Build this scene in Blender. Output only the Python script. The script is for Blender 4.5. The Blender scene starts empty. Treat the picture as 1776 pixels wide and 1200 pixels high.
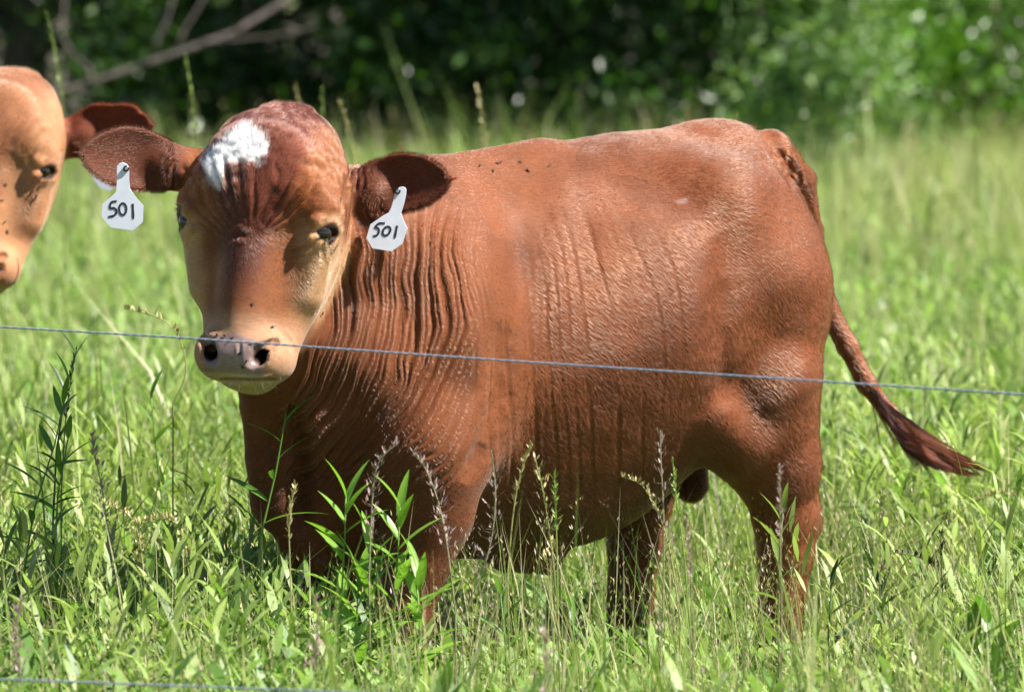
import bpy, bmesh, math, random, os
import numpy as np
from mathutils import Vector, Matrix

# ------------------------------------------------------------------ camera, sky, sun, exposure
scene = bpy.context.scene
COL = scene.collection
R = math.radians
CAM_H = 1.70          # metres above the ground
FPX = 9867.0          # focal length in pixels of a 1776 px wide frame (200 mm lens)
PITCH = R(4.46)
SUN_AZ, SUN_EL = R(104), R(50)      # azimuth from +Y (away from camera) clockwise to +X (right)

cam_d = bpy.data.cameras.new('camera')
cam_d.lens = 36.0 * FPX / 1776.0
cam_d.sensor_width = 36.0
cam_d.clip_start = 0.1
cam_d.clip_end = 500
cam_d.dof.use_dof = True
cam_d.dof.focus_distance = 10.85
cam_d.dof.aperture_fstop = 5.0
cam = bpy.data.objects.new('camera', cam_d)
cam.location = (0, 0, CAM_H)
cam.rotation_euler = (math.pi / 2 - PITCH, 0, 0)
COL.objects.link(cam)
scene.camera = cam

world = bpy.data.worlds.new('World')
scene.world = world
world.use_nodes = True
nt = world.node_tree
nt.nodes.clear()
sky = nt.nodes.new('ShaderNodeTexSky')
sky.sky_type = 'NISHITA'
sky.sun_disc = False
sky.sun_elevation = SUN_EL
sky.sun_rotation = SUN_AZ
sky.air_density = 1.0
sky.dust_density = 0.6
bg = nt.nodes.new('ShaderNodeBackground')
bg.inputs['Strength'].default_value = 0.05
out = nt.nodes.new('ShaderNodeOutputWorld')
nt.links.new(sky.outputs[0], bg.inputs[0])
nt.links.new(bg.outputs[0], out.inputs[0])

SUNV = Vector((math.sin(SUN_AZ) * math.cos(SUN_EL), math.cos(SUN_AZ) * math.cos(SUN_EL), math.sin(SUN_EL)))
sun_d = bpy.data.lights.new('sun', 'SUN')
sun_d.energy = 5.0
sun_d.angle = R(0.53)
sun_d.color = (1.0, 0.955, 0.88)
sun = bpy.data.objects.new('sun', sun_d)
sun.location = (6, 4, 12)
sun.rotation_euler = SUNV.to_track_quat('Z', 'Y').to_euler()
COL.objects.link(sun)

vs = scene.view_settings
vs.view_transform = 'Standard'
vs.look = 'None'
vs.exposure = 1.6
vs.gamma = 1.0
scene.cycles.max_bounces = 6
scene.cycles.diffuse_bounces = 3
scene.cycles.glossy_bounces = 2
scene.cycles.transmission_bounces = 4
scene.cycles.transparent_max_bounces = 8
scene.cycles.use_adaptive_sampling = True
scene.cycles.adaptive_threshold = 0.02
scene.cycles.use_denoising = True

# ------------------------------------------------------------------ helpers
def W(px, py, Y):
    """world point seen at a photo pixel when it stands at distance Y"""
    x = (px - 888.0) / FPX
    y = -(py - 600.0) / FPX
    c, s = math.cos(PITCH), math.sin(PITCH)
    d = np.array([x, c + y * s, -s + y * c])
    return np.array([0, 0, CAM_H]) + d * (Y / d[1])

def PIX(P):
    """photo pixel of world points (N,3); used when sculpting"""
    c, s = math.cos(PITCH), math.sin(PITCH)
    q = P - np.array([0, 0, CAM_H])
    depth = q[:, 1] * c - q[:, 2] * s
    up = q[:, 1] * s + q[:, 2] * c
    return 888 + FPX * q[:, 0] / depth, 600 - FPX * up / depth

def smooth(a, b, x):
    t = np.clip((x - a) / (b - a), 0, 1)
    return t * t * (3 - 2 * t)

def hash3(i, j, k, seed=0):
    h = (i.astype(np.int64) * 374761393 + j.astype(np.int64) * 668265263 + k.astype(np.int64) * 2147483647 + seed * 1274126177) & 0xffffffff
    h = ((h ^ (h >> 13)) * 1274126177) & 0xffffffff
    h = h ^ (h >> 16)
    return (h & 0xffff) / 65535.0

def noise3(P, seed=0):
    """smooth value noise in -1..1"""
    f = np.floor(P)
    t = P - f
    t = t * t * (3 - 2 * t)
    i = f.astype(np.int64)
    r = 0
    for dx in (0, 1):
        for dy in (0, 1):
            for dz in (0, 1):
                w = (t[:, 0] if dx else 1 - t[:, 0]) * (t[:, 1] if dy else 1 - t[:, 1]) * (t[:, 2] if dz else 1 - t[:, 2])
                r = r + w * hash3(i[:, 0] + dx, i[:, 1] + dy, i[:, 2] + dz, seed)
    return r * 2 - 1

def mesh_from(name, V, F4=None, F3=None, mat=None, parent=None, smooth_=True, cols=None):
    """one mesh object out of numpy arrays"""
    me = bpy.data.meshes.new(name)
    V = np.asarray(V, np.float32)
    n4 = 0 if F4 is None else len(F4)
    n3 = 0 if F3 is None else len(F3)
    me.vertices.add(len(V))
    me.vertices.foreach_set('co', V.ravel())
    loops = []
    if n4: loops.append(np.asarray(F4, np.int32).ravel())
    if n3: loops.append(np.asarray(F3, np.int32).ravel())
    lv = np.concatenate(loops)
    me.loops.add(len(lv))
    me.loops.foreach_set('vertex_index', lv)
    me.polygons.add(n4 + n3)
    st = np.concatenate([np.arange(n4) * 4, n4 * 4 + np.arange(n3) * 3]).astype(np.int32)
    me.polygons.foreach_set('loop_start', st)
    me.polygons.foreach_set('use_smooth', np.full(n4 + n3, smooth_, bool))
    me.update(calc_edges=True)
    me.validate()
    if cols is not None:
        for an, c in cols.items():
            a = me.attributes.new(an, 'FLOAT_COLOR', 'POINT')
            c4 = np.ones((len(V), 4), np.float32)
            c4[:, :c.shape[1]] = c
            a.data.foreach_set('color', c4.ravel())
    o = bpy.data.objects.new(name, me)
    if mat: me.materials.append(mat)
    COL.objects.link(o)
    if parent: o.parent = parent
    return o

def tag(o, label=None, cat=None, group=None, kind=None):
    if label: o['label'] = label
    if cat: o['category'] = cat
    if group: o['group'] = group
    if kind: o['kind'] = kind
    return o

def empty(name, loc):
    o = bpy.data.objects.new(name, None)
    o.location = loc
    o.empty_display_size = 0.1
    COL.objects.link(o)
    return o

def adopt(ch, par):
    """parent without moving (parents here are unrotated empties or meshes)"""
    ch.parent = par
    ch.matrix_parent_inverse = Matrix.Translation(par.location).inverted()
    return ch

def new_mat(name):
    m = bpy.data.materials.new(name)
    m.use_nodes = True
    nt = m.node_tree
    nt.nodes.clear()
    o = nt.nodes.new('ShaderNodeOutputMaterial')
    return m, nt, o

def N(nt, typ, **kw):
    n = nt.nodes.new('ShaderNode' + typ)
    for k, v in kw.items():
        if k in n.inputs.keys(): n.inputs[k].default_value = v
        else: setattr(n, k, v)
    return n
# ------------------------------------------------------------------ implicit-surface animal
class Sdf:
    def __init__(self): self.ops = []
    def add(self, fn, lo, hi, k=0.03, mode='u'):
        self.ops.append((fn, np.asarray(lo) - k * 1.5 - .03, np.asarray(hi) + k * 1.5 + .03, k, mode))
    def __call__(self, P):
        # spatial buckets: an op is only asked about the buckets it can reach
        key = np.floor(P * (1 / .085)).astype(np.int64) + 1000
        key = (key[:, 0] * 4000 + key[:, 1]) * 4000 + key[:, 2]
        order = np.argsort(key, kind='stable')
        ks = key[order]
        cuts = np.concatenate([[0], np.nonzero(np.diff(ks))[0] + 1, [len(ks)]])
        Q = P[order]
        D = np.full(len(P), 0.25)
        LO = np.array([o[1] for o in self.ops]); HI = np.array([o[2] for o in self.ops])
        for s, e_ in zip(cuts[:-1], cuts[1:]):
            X = Q[s:e_]
            lo = X.min(0); hi = X.max(0)
            d = np.full(len(X), 0.25)
            for oi in np.nonzero(((LO < hi) & (HI > lo)).all(1))[0]:
                fn, _, _, k, mode = self.ops[oi]
                e = fn(X)
                if mode == 'u':
                    if e.min() > .25 + k: continue
                    h = np.clip(0.5 + 0.5 * (d - e) / k, 0, 1)
                    d = d * (1 - h) + e * h - k * h * (1 - h)
                else:            # smooth carve
                    e = -e
                    h = np.clip(0.5 - 0.5 * (d - e) / k, 0, 1)
                    d = d * (1 - h) + e * h + k * h * (1 - h)
            D[s:e_] = d
        r = np.empty(len(P)); r[order] = D
        return r
    def cone(self, a, b, ra, rb, k=.03, mode='u', squash=None):
        a = np.asarray(a, float); b = np.asarray(b, float)
        ab = b - a; L2 = (ab * ab).sum()
        def fn(P):
            t = np.clip(((P - a) @ ab) / L2, 0, 1)
            q = P - a - t[:, None] * ab
            if squash is not None:            # (axis, factor): thinner along that axis
                ax, f = squash
                c = q @ ax
                q = q + np.outer(c * (1 / f - 1), ax)
            return np.sqrt((q * q).sum(1)) - (ra + (rb - ra) * t)
        r = max(ra, rb)
        self.add(fn, np.minimum(a, b) - r, np.maximum(a, b) + r, k, mode)
    def chain(self, pts, rs, k=.03, squash=None):
        for i in range(len(pts) - 1):
            self.cone(pts[i], pts[i + 1], rs[i], rs[i + 1], k if i == 0 else min(k, .012), squash=squash)
    def ell(self, c, axes, rad, k=.04, mode='u'):
        c = np.asarray(c, float); A = np.asarray(axes, float); r = np.asarray(rad, float)
        def fn(P):
            q = ((P - c) @ A.T) / r
            n = np.sqrt((q * q).sum(1)) + 1e-9
            g = np.sqrt(((q / r) ** 2).sum(1)) + 1e-9
            return n * (n - 1) / g
        R_ = max(rad)
        self.add(fn, c - R_, c + R_, k, mode)

def surface_nets(f, xs, ys, zs):
    nx, ny, nz = len(xs), len(ys), len(zs)
    # coarse pass first, then only the cells near the surface
    st = 4
    ci = [np.unique(np.append(np.arange(0, n, st), n - 1)) for n in (nx, ny, nz)]
    G = np.stack(np.meshgrid(xs[ci[0]], ys[ci[1]], zs[ci[2]], indexing='ij'), -1).reshape(-1, 3)
    Dc = f(G).reshape([len(c) for c in ci])
    near = [np.minimum(np.rint(np.arange(n) / st).astype(int), len(c) - 1) for n, c in zip((nx, ny, nz), ci)]
    D = Dc[np.ix_(*near)].ravel().copy()
    sp = max(np.diff(a).max() for a in (xs, ys, zs))
    close = np.nonzero(np.abs(D) < sp * st * 1.1 + .012)[0]
    i, j, k = np.unravel_index(close, (nx, ny, nz))
    G = np.stack([xs[i], ys[j], zs[k]], 1)
    for s in range(0, len(G), 200000):
        D[close[s:s + 200000]] = f(G[s:s + 200000])
    D = D.reshape(nx, ny, nz)
    ins = D < 0
    c = np.zeros((nx - 1, ny - 1, nz - 1), np.int8)
    for i in (0, 1):
        for j in (0, 1):
            for k in (0, 1):
                c += ins[i:nx - 1 + i, j:ny - 1 + j, k:nz - 1 + k]
    act = (c > 0) & (c < 8)
    I = np.argwhere(act)
    idx = -np.ones(act.shape, np.int64)
    idx[act] = np.arange(len(I))
    acc = np.zeros((len(I), 3)); cnt = np.zeros(len(I))
    ax = (xs, ys, zs)
    corners = [(i, j, k) for i in (0, 1) for j in (0, 1) for k in (0, 1)]
    for ca in corners:
        for d in range(3):
            if ca[d] == 1: continue
            cb = list(ca); cb[d] = 1
            ia = I + ca; ib = I + cb
            da = D[ia[:, 0], ia[:, 1], ia[:, 2]]; db = D[ib[:, 0], ib[:, 1], ib[:, 2]]
            m = (da < 0) != (db < 0)
            t = da[m] / (da[m] - db[m])
            pa = np.stack([ax[q][ia[m, q]] for q in range(3)], 1)
            pb = np.stack([ax[q][ib[m, q]] for q in range(3)], 1)
            acc[m] += pa + t[:, None] * (pb - pa); cnt[m] += 1
    V = acc / cnt[:, None]
    F = []
    for d in range(3):
        e, g = (d + 1) % 3, (d + 2) % 3
        sl0 = [slice(None)] * 3; sl1 = [slice(None)] * 3
        sl0[d] = slice(0, -1); sl1[d] = slice(1, None)
        a = ins[tuple(sl0)]; b = ins[tuple(sl1)]
        E = np.argwhere(a != b)
        E = E[(E[:, e] > 0) & (E[:, g] > 0) & (E[:, e] < D.shape[e] - 1) & (E[:, g] < D.shape[g] - 1)]
        flip = a[E[:, 0], E[:, 1], E[:, 2]]
        q = []
        for oe, og in ((-1, -1), (0, -1), (0, 0), (-1, 0)):
            c2 = E.copy(); c2[:, e] += oe; c2[:, g] += og
            q.append(idx[c2[:, 0], c2[:, 1], c2[:, 2]])
        q = np.stack(q, 1)
        q[~flip] = q[~flip][:, ::-1]
        F.append(q)
    return V, np.concatenate(F)

def subdivide(V, F):
    E = np.concatenate([F[:, [0, 1]], F[:, [1, 2]], F[:, [2, 3]], F[:, [3, 0]]])
    E.sort(1)
    key = E[:, 0] * (len(V) + 1) + E[:, 1]
    u, first, inv = np.unique(key, return_index=True, return_inverse=True)
    mid = V[E[first]].mean(1)
    cen = V[F].mean(1)
    nf = len(F); nv = len(V)
    e = inv.reshape(4, nf) + nv
    c = np.arange(nf) + nv + len(mid)
    V2 = np.concatenate([V, mid, cen])
    F2 = np.concatenate([np.stack([F[:, i], e[i], c, e[i - 1]], 1) for i in range(4)])
    return V2, F2

def grad(f, V, h=.0015):
    K = np.array([[1, -1, -1], [-1, -1, 1], [-1, 1, -1], [1, 1, 1.]])
    n = len(V)
    r = f((V[None] + K[:, None] * h).reshape(-1, 3)).reshape(4, n)
    return (K.T @ r).T / (4 * h), r.mean(0)

def project(f, V, it=2, mx=.008):
    for _ in range(it):
        g, d = grad(f, V)
        s = d / np.maximum((g * g).sum(1), .15)
        V = V - np.clip(s, -mx, mx)[:, None] * g
    return V

def relax(V, F, it=1, lam=.5):
    n = len(V)
    E = np.concatenate([F[:, [0, 1]], F[:, [1, 2]], F[:, [2, 3]], F[:, [3, 0]]])
    for _ in range(it):
        acc = np.zeros((n, 3)); cnt = np.zeros(n)
        for i in range(3):
            acc[:, i] = np.bincount(E[:, 0], V[E[:, 1], i], n) + np.bincount(E[:, 1], V[E[:, 0], i], n)
        cnt = np.bincount(E[:, 0], minlength=n) + np.bincount(E[:, 1], minlength=n)
        V = V + lam * (acc / cnt[:, None] - V)
    return V

def vnormals(V, F, T):
    a = V[F[:, 2]] - V[F[:, 0]]; b = V[F[:, 3]] - V[F[:, 1]]
    n = np.cross(a, b)
    o = np.zeros_like(V)
    for i in range(3):
        for k in range(4):
            o[:, i] += np.bincount(F[:, k], n[:, i], len(V))
    m = np.cross(V[T[:, 1]] - V[T[:, 0]], V[T[:, 2]] - V[T[:, 0]])
    for i in range(3):
        for k in range(3):
            o[:, i] += np.bincount(T[:, k], m[:, i], len(V))
    return o / (np.linalg.norm(o, axis=1)[:, None] + 1e-12)

def axis_grid(lo, hi, flo, fhi, coarse, fine):
    s = []
    x = lo
    while x < hi:
        s.append(x)
        x += fine if flo - coarse < x < fhi else coarse
    return np.array(s)

PSI = R(36)
SHEAR, TK = .058, .945          # the face bends a little to one side; the muzzle is drawn up a little
CP, SP = math.cos(PSI), math.sin(PSI)

class Frame:
    """body frame: u runs from brisket to tail, v towards the near side, w up"""
    def __init__(self, O, mirror=1):
        self.O = np.array([O[0], O[1], 0.0]); self.m = mirror
        self.u = np.array([CP * mirror, SP, 0]); self.v = np.array([SP * mirror, -CP, 0]); self.w = np.array([0, 0, 1.0])
    def P(self, u, v, w): return self.O + u * self.u + v * self.v + w * self.w
    def inv(self, X):
        q = X - self.O
        return np.stack([q @ self.u, q @ self.v, q[:, 2]], 1)

TAB_U = np.array([0.00, 0.06, 0.14, 0.25, 0.38, 0.52, 0.66, 0.80, 0.93, 1.03, 1.11, 1.17, 1.22])
TAB_T = np.array([.80, .95, 1.07, 1.155, 1.178, 1.195, 1.222, 1.238, 1.243, 1.247, 1.24, 1.205, 1.13])
TAB_B = np.array([.62, .50, .445, .425, .415, .405, .41, .435, .51, .62, .72, .84, .98])
TAB_W = np.array([.05, .12, .165, .205, .232, .260, .283, .296, .280, .245, .205, .155, .08])

def smooth_table(x, y, n=200, sig=.03):
    """resample a profile and blur it so that no station shows as a band"""
    pad = 4 * sig
    X = np.linspace(x[0], x[-1], n)
    Xp = np.linspace(x[0] - pad, x[-1] + pad, n * 2)
    sl0 = (y[1] - y[0]) / (x[1] - x[0]); sl1 = (y[-1] - y[-2]) / (x[-1] - x[-2])
    Yp = np.where(Xp < x[0], y[0] + sl0 * (Xp - x[0]), np.where(Xp > x[-1], y[-1] + sl1 * (Xp - x[-1]), np.interp(Xp, x, y)))
    K = np.exp(-.5 * ((X[:, None] - Xp[None]) / sig) ** 2)
    return X, (K @ Yp) / K.sum(1)
SU, ST_ = smooth_table(TAB_U, TAB_T)
_, SB_ = smooth_table(TAB_U, TAB_B)
_, SW_ = smooth_table(TAB_U, TAB_W)

def build_sdf(fr, C, hx, ht, hn, ears, hs=1.0, tail_pts=None, fat=0.0, shift=(0, 0, 0)):
    """fr body frame; C head centre; hx,ht,hn head axes (picture right, down the face, out of the face)"""
    S = Sdf()
    P = fr.P
    A = np.stack([fr.u, fr.v, fr.w])
    # barrel: a loft with its own top, floor and width at every station
    def barrel(X):
        q = fr.inv(X)
        u = np.clip(q[:, 0], TAB_U[0], TAB_U[-1])
        t = np.interp(u, SU, ST_); b = np.interp(u, SU, SB_); w = np.interp(u, SU, SW_)
        mid = b + (t - b) * .52
        hh = np.where(q[:, 2] > mid, t - mid, mid - b)
        p = np.where(q[:, 2] > mid, 2.05, 1.62)
        dv = np.abs(q[:, 1]) / w; dw = np.abs(q[:, 2] - mid) / hh
        r = (dv ** p + dw ** p + 1e-9) ** (1 / p)
        du = np.maximum(np.abs(q[:, 0] - u), 0) / .06
        r = np.sqrt(r * r + du * du)
        return (r - 1) * np.minimum(w, hh) * .9
    pts = np.array([P(u, v, w) for u in (-.08, 1.38) for v in (-.32, .32) for w in (.38, 1.27)])
    S.add(barrel, pts.min(0), pts.max(0), .03)
    # rump, hips, pin bones
    for s in (1, -1):
        S.ell(P(1.065, .145 * s, .915), A, (.160, .130, .215), .06)           # thigh
        S.ell(P(1.05, .145 * s, .70), A, (.145, .078, .17), .05)           # lower thigh
        S.ell(P(.93, .165 * s, 1.10), A, (.07, .05, .05), .12)             # hook bone
        S.ell(P(1.155, .085 * s, 1.07), A, (.045, .04, .06), .05)         # pin bone
        S.ell(P(.29, .180 * s, .82), A, (.115, .080, .24), .085)           # shoulder blade
        S.ell(P(.22, .168 * s, .68), A, (.11, .080, .14), .06)             # point of shoulder
    S.ell(P(1.08, 0, 1.19), A, (.10, .07, .055), .06)                     # sacrum
    S.cone(P(.30, 0, 1.12), P(.62, 0, 1.165), .06, .05, .06)              # withers
    # near hind leg
    def hind(s, uo, up=0):
        S.cone(P(1.06, .155 * s, .72), P(1.10 + uo * .5, .16 * s, .57 + up), .120, .085, .05)
        S.cone(P(1.10 + uo * .5, .16 * s, .57 + up), P(1.125 + uo, .16 * s, .46 + up), .083, .062, .03)
        S.cone(P(1.16 + uo, .16 * s, .50 + up), P(1.178 + uo, .16 * s, .45 + up), .032, .030, .03)  # point of hock
        S.cone(P(1.125 + uo, .16 * s, .46 + up), P(1.125 + uo, .16 * s, .39 + up), .064, .054, .02)
        S.cone(P(1.125 + uo, .16 * s, .39 + up), P(1.105 + uo, .16 * s, .17), .052, .042, .02)
        S.cone(P(1.105 + uo, .16 * s, .17), P(1.07 + uo, .16 * s, .075), .048, .040, .02)
        for e in (-1, 1):
            S.cone(P(1.055 + uo, .16 * s + e * .022, .06), P(1.03 + uo, .16 * s + e * .024, .022), .030, .032, .012)
    hind(1, .0); hind(-1, -.14)
    def fore(s, ue, uk, uf):
        S.cone(P(.23, .165 * s, .66), P(ue, .165 * s, .52), .105, .078, .06)
        S.cone(P(ue, .165 * s, .52), P(uk, .155 * s, .33), .076, .052, .03)
        S.ell(P(uk, .155 * s, .315), A, (.056, .056, .065), .02)
        S.cone(P(uk, .155 * s, .30), P(uf, .155 * s, .14), .044, .038, .02)
        S.cone(P(uf, .155 * s, .14), P(uf - .02, .155 * s, .07), .045, .038, .02)
        for e in (-1, 1):
            S.cone(P(uf - .03, .155 * s + e * .022, .06), P(uf - .055, .155 * s + e * .024, .022), .030, .032, .012)
    fore(1, .24, .185, .165); fore(-1, .25, .225, .235)
    # flank fold, sheath, scrotum, brisket
    S.cone(P(.90, .20, .68), P(.99, .19, .62), .05, .05, .05)
    S.cone(P(.90, -.20, .68), P(.99, -.19, .62), .05, .05, .05)
    S.cone(P(.56, 0, .42), P(.64, 0, .395), .04, .024, .05)
    S.cone(P(1.02, -.02, .58), P(1.03, -.03, .52), .030, .034, .03)
    S.ell(P(.12, 0, .56), A, (.10, .070, .12), .07)
    # neck
    D = lambda u, v, w: C + u * fr.u + v * fr.v + w * fr.w + np.array(shift)
    S.cone(D(.085, -.085, -.025), P(.30, 0, .99), .145, .195, .06)
    S.cone(D(.075, -.055, -.185), P(.23, .02, .81), .112, .182, .07)
    S.cone(D(.075, -.07, -.285), P(.14, .01, .64), .068, .085, .06)
    S.chain([D(.01, -.05, -.275), P(-.078, .045, .74), P(-.045, .02, .64), P(.005, .005, .52), P(.07, 0, .435)],
            [.034, .028, .027, .030, .04], .022)
    S.cone(P(-.045, .045, .76), P(-.02, .01, .55), .035, .04, .04)
    if tail_pts is not None:
        S.chain(tail_pts[0], tail_pts[1], .014)
    # ---- head
    n_body = len(S.ops)
    H = lambda x, t, n: C + hs * ((x + SHEAR * max(t, 0)) * hx + t * (1 if t < .15 else TK) * ht + n * hn)
    HA = np.stack([hx, ht, hn])
    tt = np.array([-.232, -.215, -.19, -.16, -.11, -.05, 0., .05, .10, .15, .195, .23, .26, .28, .292])
    ta = np.array([.045, .075, .105, .130, .152, .155, .150, .140, .127, .112, .099, .091, .085, .068, .04])
    tf = np.array([-.02, .010, .045, .077, .098, .104, .096, .086, .081, .082, .084, .080, .070, .055, .03])
    tb = np.array([-.06, -.08, -.10, -.12, -.135, -.15, -.16, -.165, -.15, -.11, -.075, -.055, -.045, -.035, -.015])
    st_, sa_ = smooth_table(tt, ta, 120, .014); _, sf_ = smooth_table(tt, tf, 120, .014); _, sb_ = smooth_table(tt, tb, 120, .014)
    def skull(X):
        q = ((X - C) @ HA.T) / hs
        q[:, 0] -= SHEAR * np.maximum(q[:, 1], 0)
        t = np.clip(q[:, 1], tt[0], tt[-1])
        a = np.interp(t, st_, sa_); fnt = np.interp(t, st_, sf_); b = np.interp(t, st_, sb_)
        mid = b + (fnt - b) * .52
        hh = np.where(q[:, 2] > mid, fnt - mid, mid - b)
        p = 2.5 - .35 * smooth(.0, .06, q[:, 1]) * smooth(.22, .17, q[:, 1])
        # the jaw narrows backwards
        aa = a * np.where(q[:, 2] < mid, 1 - .25 * np.clip((mid - q[:, 2]) / np.maximum(mid - b, .01), 0, 1), 1)
        r = ((np.abs(q[:, 0]) / aa) ** p + (np.abs(q[:, 2] - mid) / hh) ** p + 1e-9) ** (1 / p)
        du = np.abs(q[:, 1] - t) / .02
        r = np.sqrt(r * r + du * du)
        return (r - 1) * np.minimum(aa, hh) * .9 * hs
    S.add(skull, C - .36 * hs, C + .36 * hs, .03)
    S.ell(H(0, -.178, -.005), HA, np.array((.095, .052, .065)) * hs, .05)                # poll
    S.cone(H(0, -.03, .072), H(0, .25, .088), .050 * hs, .040 * hs, .05)                # bridge of the nose
    S.ell(H(0, -.10, .072), HA, np.array((.10, .09, .045)) * hs, .05)                    # forehead
    for s in (-1, 1):
        S.cone(H(.066 * s, -.078, .074), H(.128 * s, -.032, .046), .030 * hs, .031 * hs, .04)     # brow
        S.cone(H(.124 * s, .030, .046), H(.108 * s, .12, .030), .014 * hs, .010 * hs, .06)   # cheekbone
        S.ell(H(.050 * s, .278, .064), HA, np.array((.036, .037, .050)) * hs, .035)       # upper lip pad
        S.ell(H(.046 * s, .262, .082), HA, np.array((.033, .030, .034)) * hs, .035)      # nostril wing
    S.ell(H(0, .278, .080), HA, np.array((.056, .038, .044)) * hs, .03)                  # nose pad
    S.ell(H(0, .319, .050), HA, np.array((.042, .0135, .040)) * hs, .006)                 # lower lip
    S.ell(H(0, .294, .012), HA, np.array((.046, .028, .055)) * hs, .02)                    # chin
    for s in (-1, 1):
        S.cone(H(.041 * s, .290, .130), H(.049 * s, .264, .124), .0150 * hs, .0125 * hs, .006, 's')
        S.cone(H(.049 * s, .264, .122), H(.073 * s, .238, .098), .0120 * hs, .0085 * hs, .006, 's')
        S.cone(H(.047 * s, .278, .120), H(.058 * s, .262, .070), .0135 * hs, .011 * hs, .006, 's')
        S.ell(H(.146 * s, .007, .060), HA, np.array((.028, .0125, .0195)) * hs, .008, 's')  # eye socket
        # lids
        S.cone(H(.149 * s, -.006, .036), H(.125 * s, -.010, .086), .0115 * hs, .0105 * hs, .014)
        S.cone(H(.145 * s, .020, .038), H(.119 * s, .021, .082), .0075 * hs, .0070 * hs, .014)
    n_head = len(S.ops)
    # ears: leaf-shaped cups
    for (base, tip, bdir, wid, th) in ears:
        base = np.asarray(base, float); tip = np.asarray(tip, float)
        a_ = tip - base; L = np.linalg.norm(a_); a_ = a_ / L
        b_ = np.asarray(bdir, float); b_ = b_ - a_ * (b_ @ a_); b_ /= np.linalg.norm(b_)
        c_ = np.cross(a_, b_)
        if c_[1] > 0: c_ = -c_                     # hollow side faces the camera
        def ear(X, base=base, a_=a_, b_=b_, c_=c_, L=L, wid=wid, th=th + fat):
            q = X - base
            a = q @ a_; b = q @ b_; c = q @ c_
            t = np.clip(a / L, 0, 1)
            prof = np.interp(t, [0, .12, .28, .45, .62, .78, .9, .97, 1], [.48, .62, .86, .99, .98, .82, .57, .32, .06])
            w = wid * prof
            off = b - wid * .10 * np.sin(t * 3.0)
            x = np.clip(off / w, -1.2, 1.2)
            cup = (.24 * w * x * x) * (1 - .25 * t) - .012 + .012 * t
            d1 = np.abs(c - cup) - th * (1 - .25 * t)
            d2 = np.sqrt((off / w) ** 2 + np.maximum(np.abs(a - np.clip(a, 0, L)) / .02, 0) ** 2)
            d2 = (d2 - 1) * w
            k = .008
            h = np.clip(.5 - .5 * (d1 - d2) / k, 0, 1)
            return d1 * (1 - h) + d2 * h + k * h * (1 - h)
        lo = np.minimum(base, tip) - wid - .03; hi = np.maximum(base, tip) + wid + .03
        S.add(ear, lo, hi, .022)
        S.cone(base - a_ * .06, base + a_ * .035, .045, .034, .035)
    S.head = Sdf(); S.head.ops = S.ops[n_body:n_head]
    return S
def head_axes(yaw, pitch, roll):
    """axes of a head that faces the camera: yaw to picture left, pitch raises the nose, roll drops the picture-right side"""
    hx = np.array([1., 0, 0]); ht = np.array([0, 0, -1.]); hn = np.array([0, -1., 0])
    M = Matrix.Rotation(-yaw, 3, 'Z') @ Matrix.Rotation(roll, 3, 'Y') @ Matrix.Rotation(-pitch, 3, 'X')
    M = np.array(M)
    return M @ hx, M @ ht, M @ hn

O_MAIN = (-0.451, 10.90)
FR = Frame(O_MAIN)
C_MAIN = W(460, 400, 10.70)
HX, HT, HN = head_axes(R(17), R(15), R(3.5))
EARS = [ (W(318, 294, 10.80), W(142, 268, 10.72), (0.10, 0.1, 1), .060, .0075),
         (W(607, 336, 10.80), W(780, 312, 10.76), (-0.10, 0.1, 1), .057, .0075) ]
TAIL = [W(1335, 268, 11.55), W(1386, 315, 11.63), W(1405, 400, 11.68), W(1432, 530, 11.70), W(1470, 600, 11.70), W(1502, 665, 11.70), W(1540, 715, 11.70), W(1590, 760, 11.70)]
TAILR = [.050, .032, .024, .020, .018, .018, .014, .012]

def refine(V, F, sel, f=None):
    """split the selected quads in four; their neighbours become fans, so no cracks open"""
    n = len(V)
    E = np.stack([F, np.roll(F, -1, 1)], 2)                     # face, edge, 2
    E.sort(2)
    key = E[:, :, 0] * (n + 1) + E[:, :, 1]
    ek = np.unique(key[sel])
    ends = np.stack([ek // (n + 1), ek % (n + 1)], 1)
    mid = V[ends].mean(1)
    pos = np.searchsorted(ek, key); pos[pos >= len(ek)] = 0
    has = ek[pos] == key
    mi = pos + n
    part = (~sel) & has.any(1)
    cen_i = np.nonzero(sel | part)[0]
    cen = V[F[cen_i]].mean(1)
    cid = np.full(len(F), -1); cid[cen_i] = n + len(mid) + np.arange(len(cen_i))
    V2 = np.concatenate([V, mid, cen])
    fs = F[sel]; ms = mi[sel]; cs = cid[sel]
    Q = [np.stack([fs[:, i], ms[:, i], cs, ms[:, i - 1]], 1) for i in range(4)] + [F[~sel & ~part]]
    T = []
    for i in range(4):
        h = part & has[:, i]
        T.append(np.stack([F[h, i], mi[h, i], cid[h]], 1)); T.append(np.stack([mi[h, i], F[h, (i + 1) % 4], cid[h]], 1))
        h = part & ~has[:, i]
        T.append(np.stack([F[h, i], F[h, (i + 1) % 4], cid[h]], 1))
    newi = np.arange(n, len(V2))
    if f is not None:
        V2[newi] = project(f, V2[newi], 2, .003)
    return V2, np.concatenate(Q), np.concatenate(T)

def make_body(S, Sfat, lo, hi, cell, levels, select):
    V, F = surface_nets(Sfat, *[np.arange(lo[i], hi[i], cell) for i in range(3)])
    V = project(S, V, 1)
    V = relax(V, F, 1, .4)
    for l in range(levels):
        V, F = subdivide(V, F)
        V = relax(V, F, 1, .5)
        V = project(S, V, 1, .005)
    V, Q, T = refine(V, F, select(V[F].mean(1)), S)
    return V, Q, T, vnormals(V, Q, T)
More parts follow.
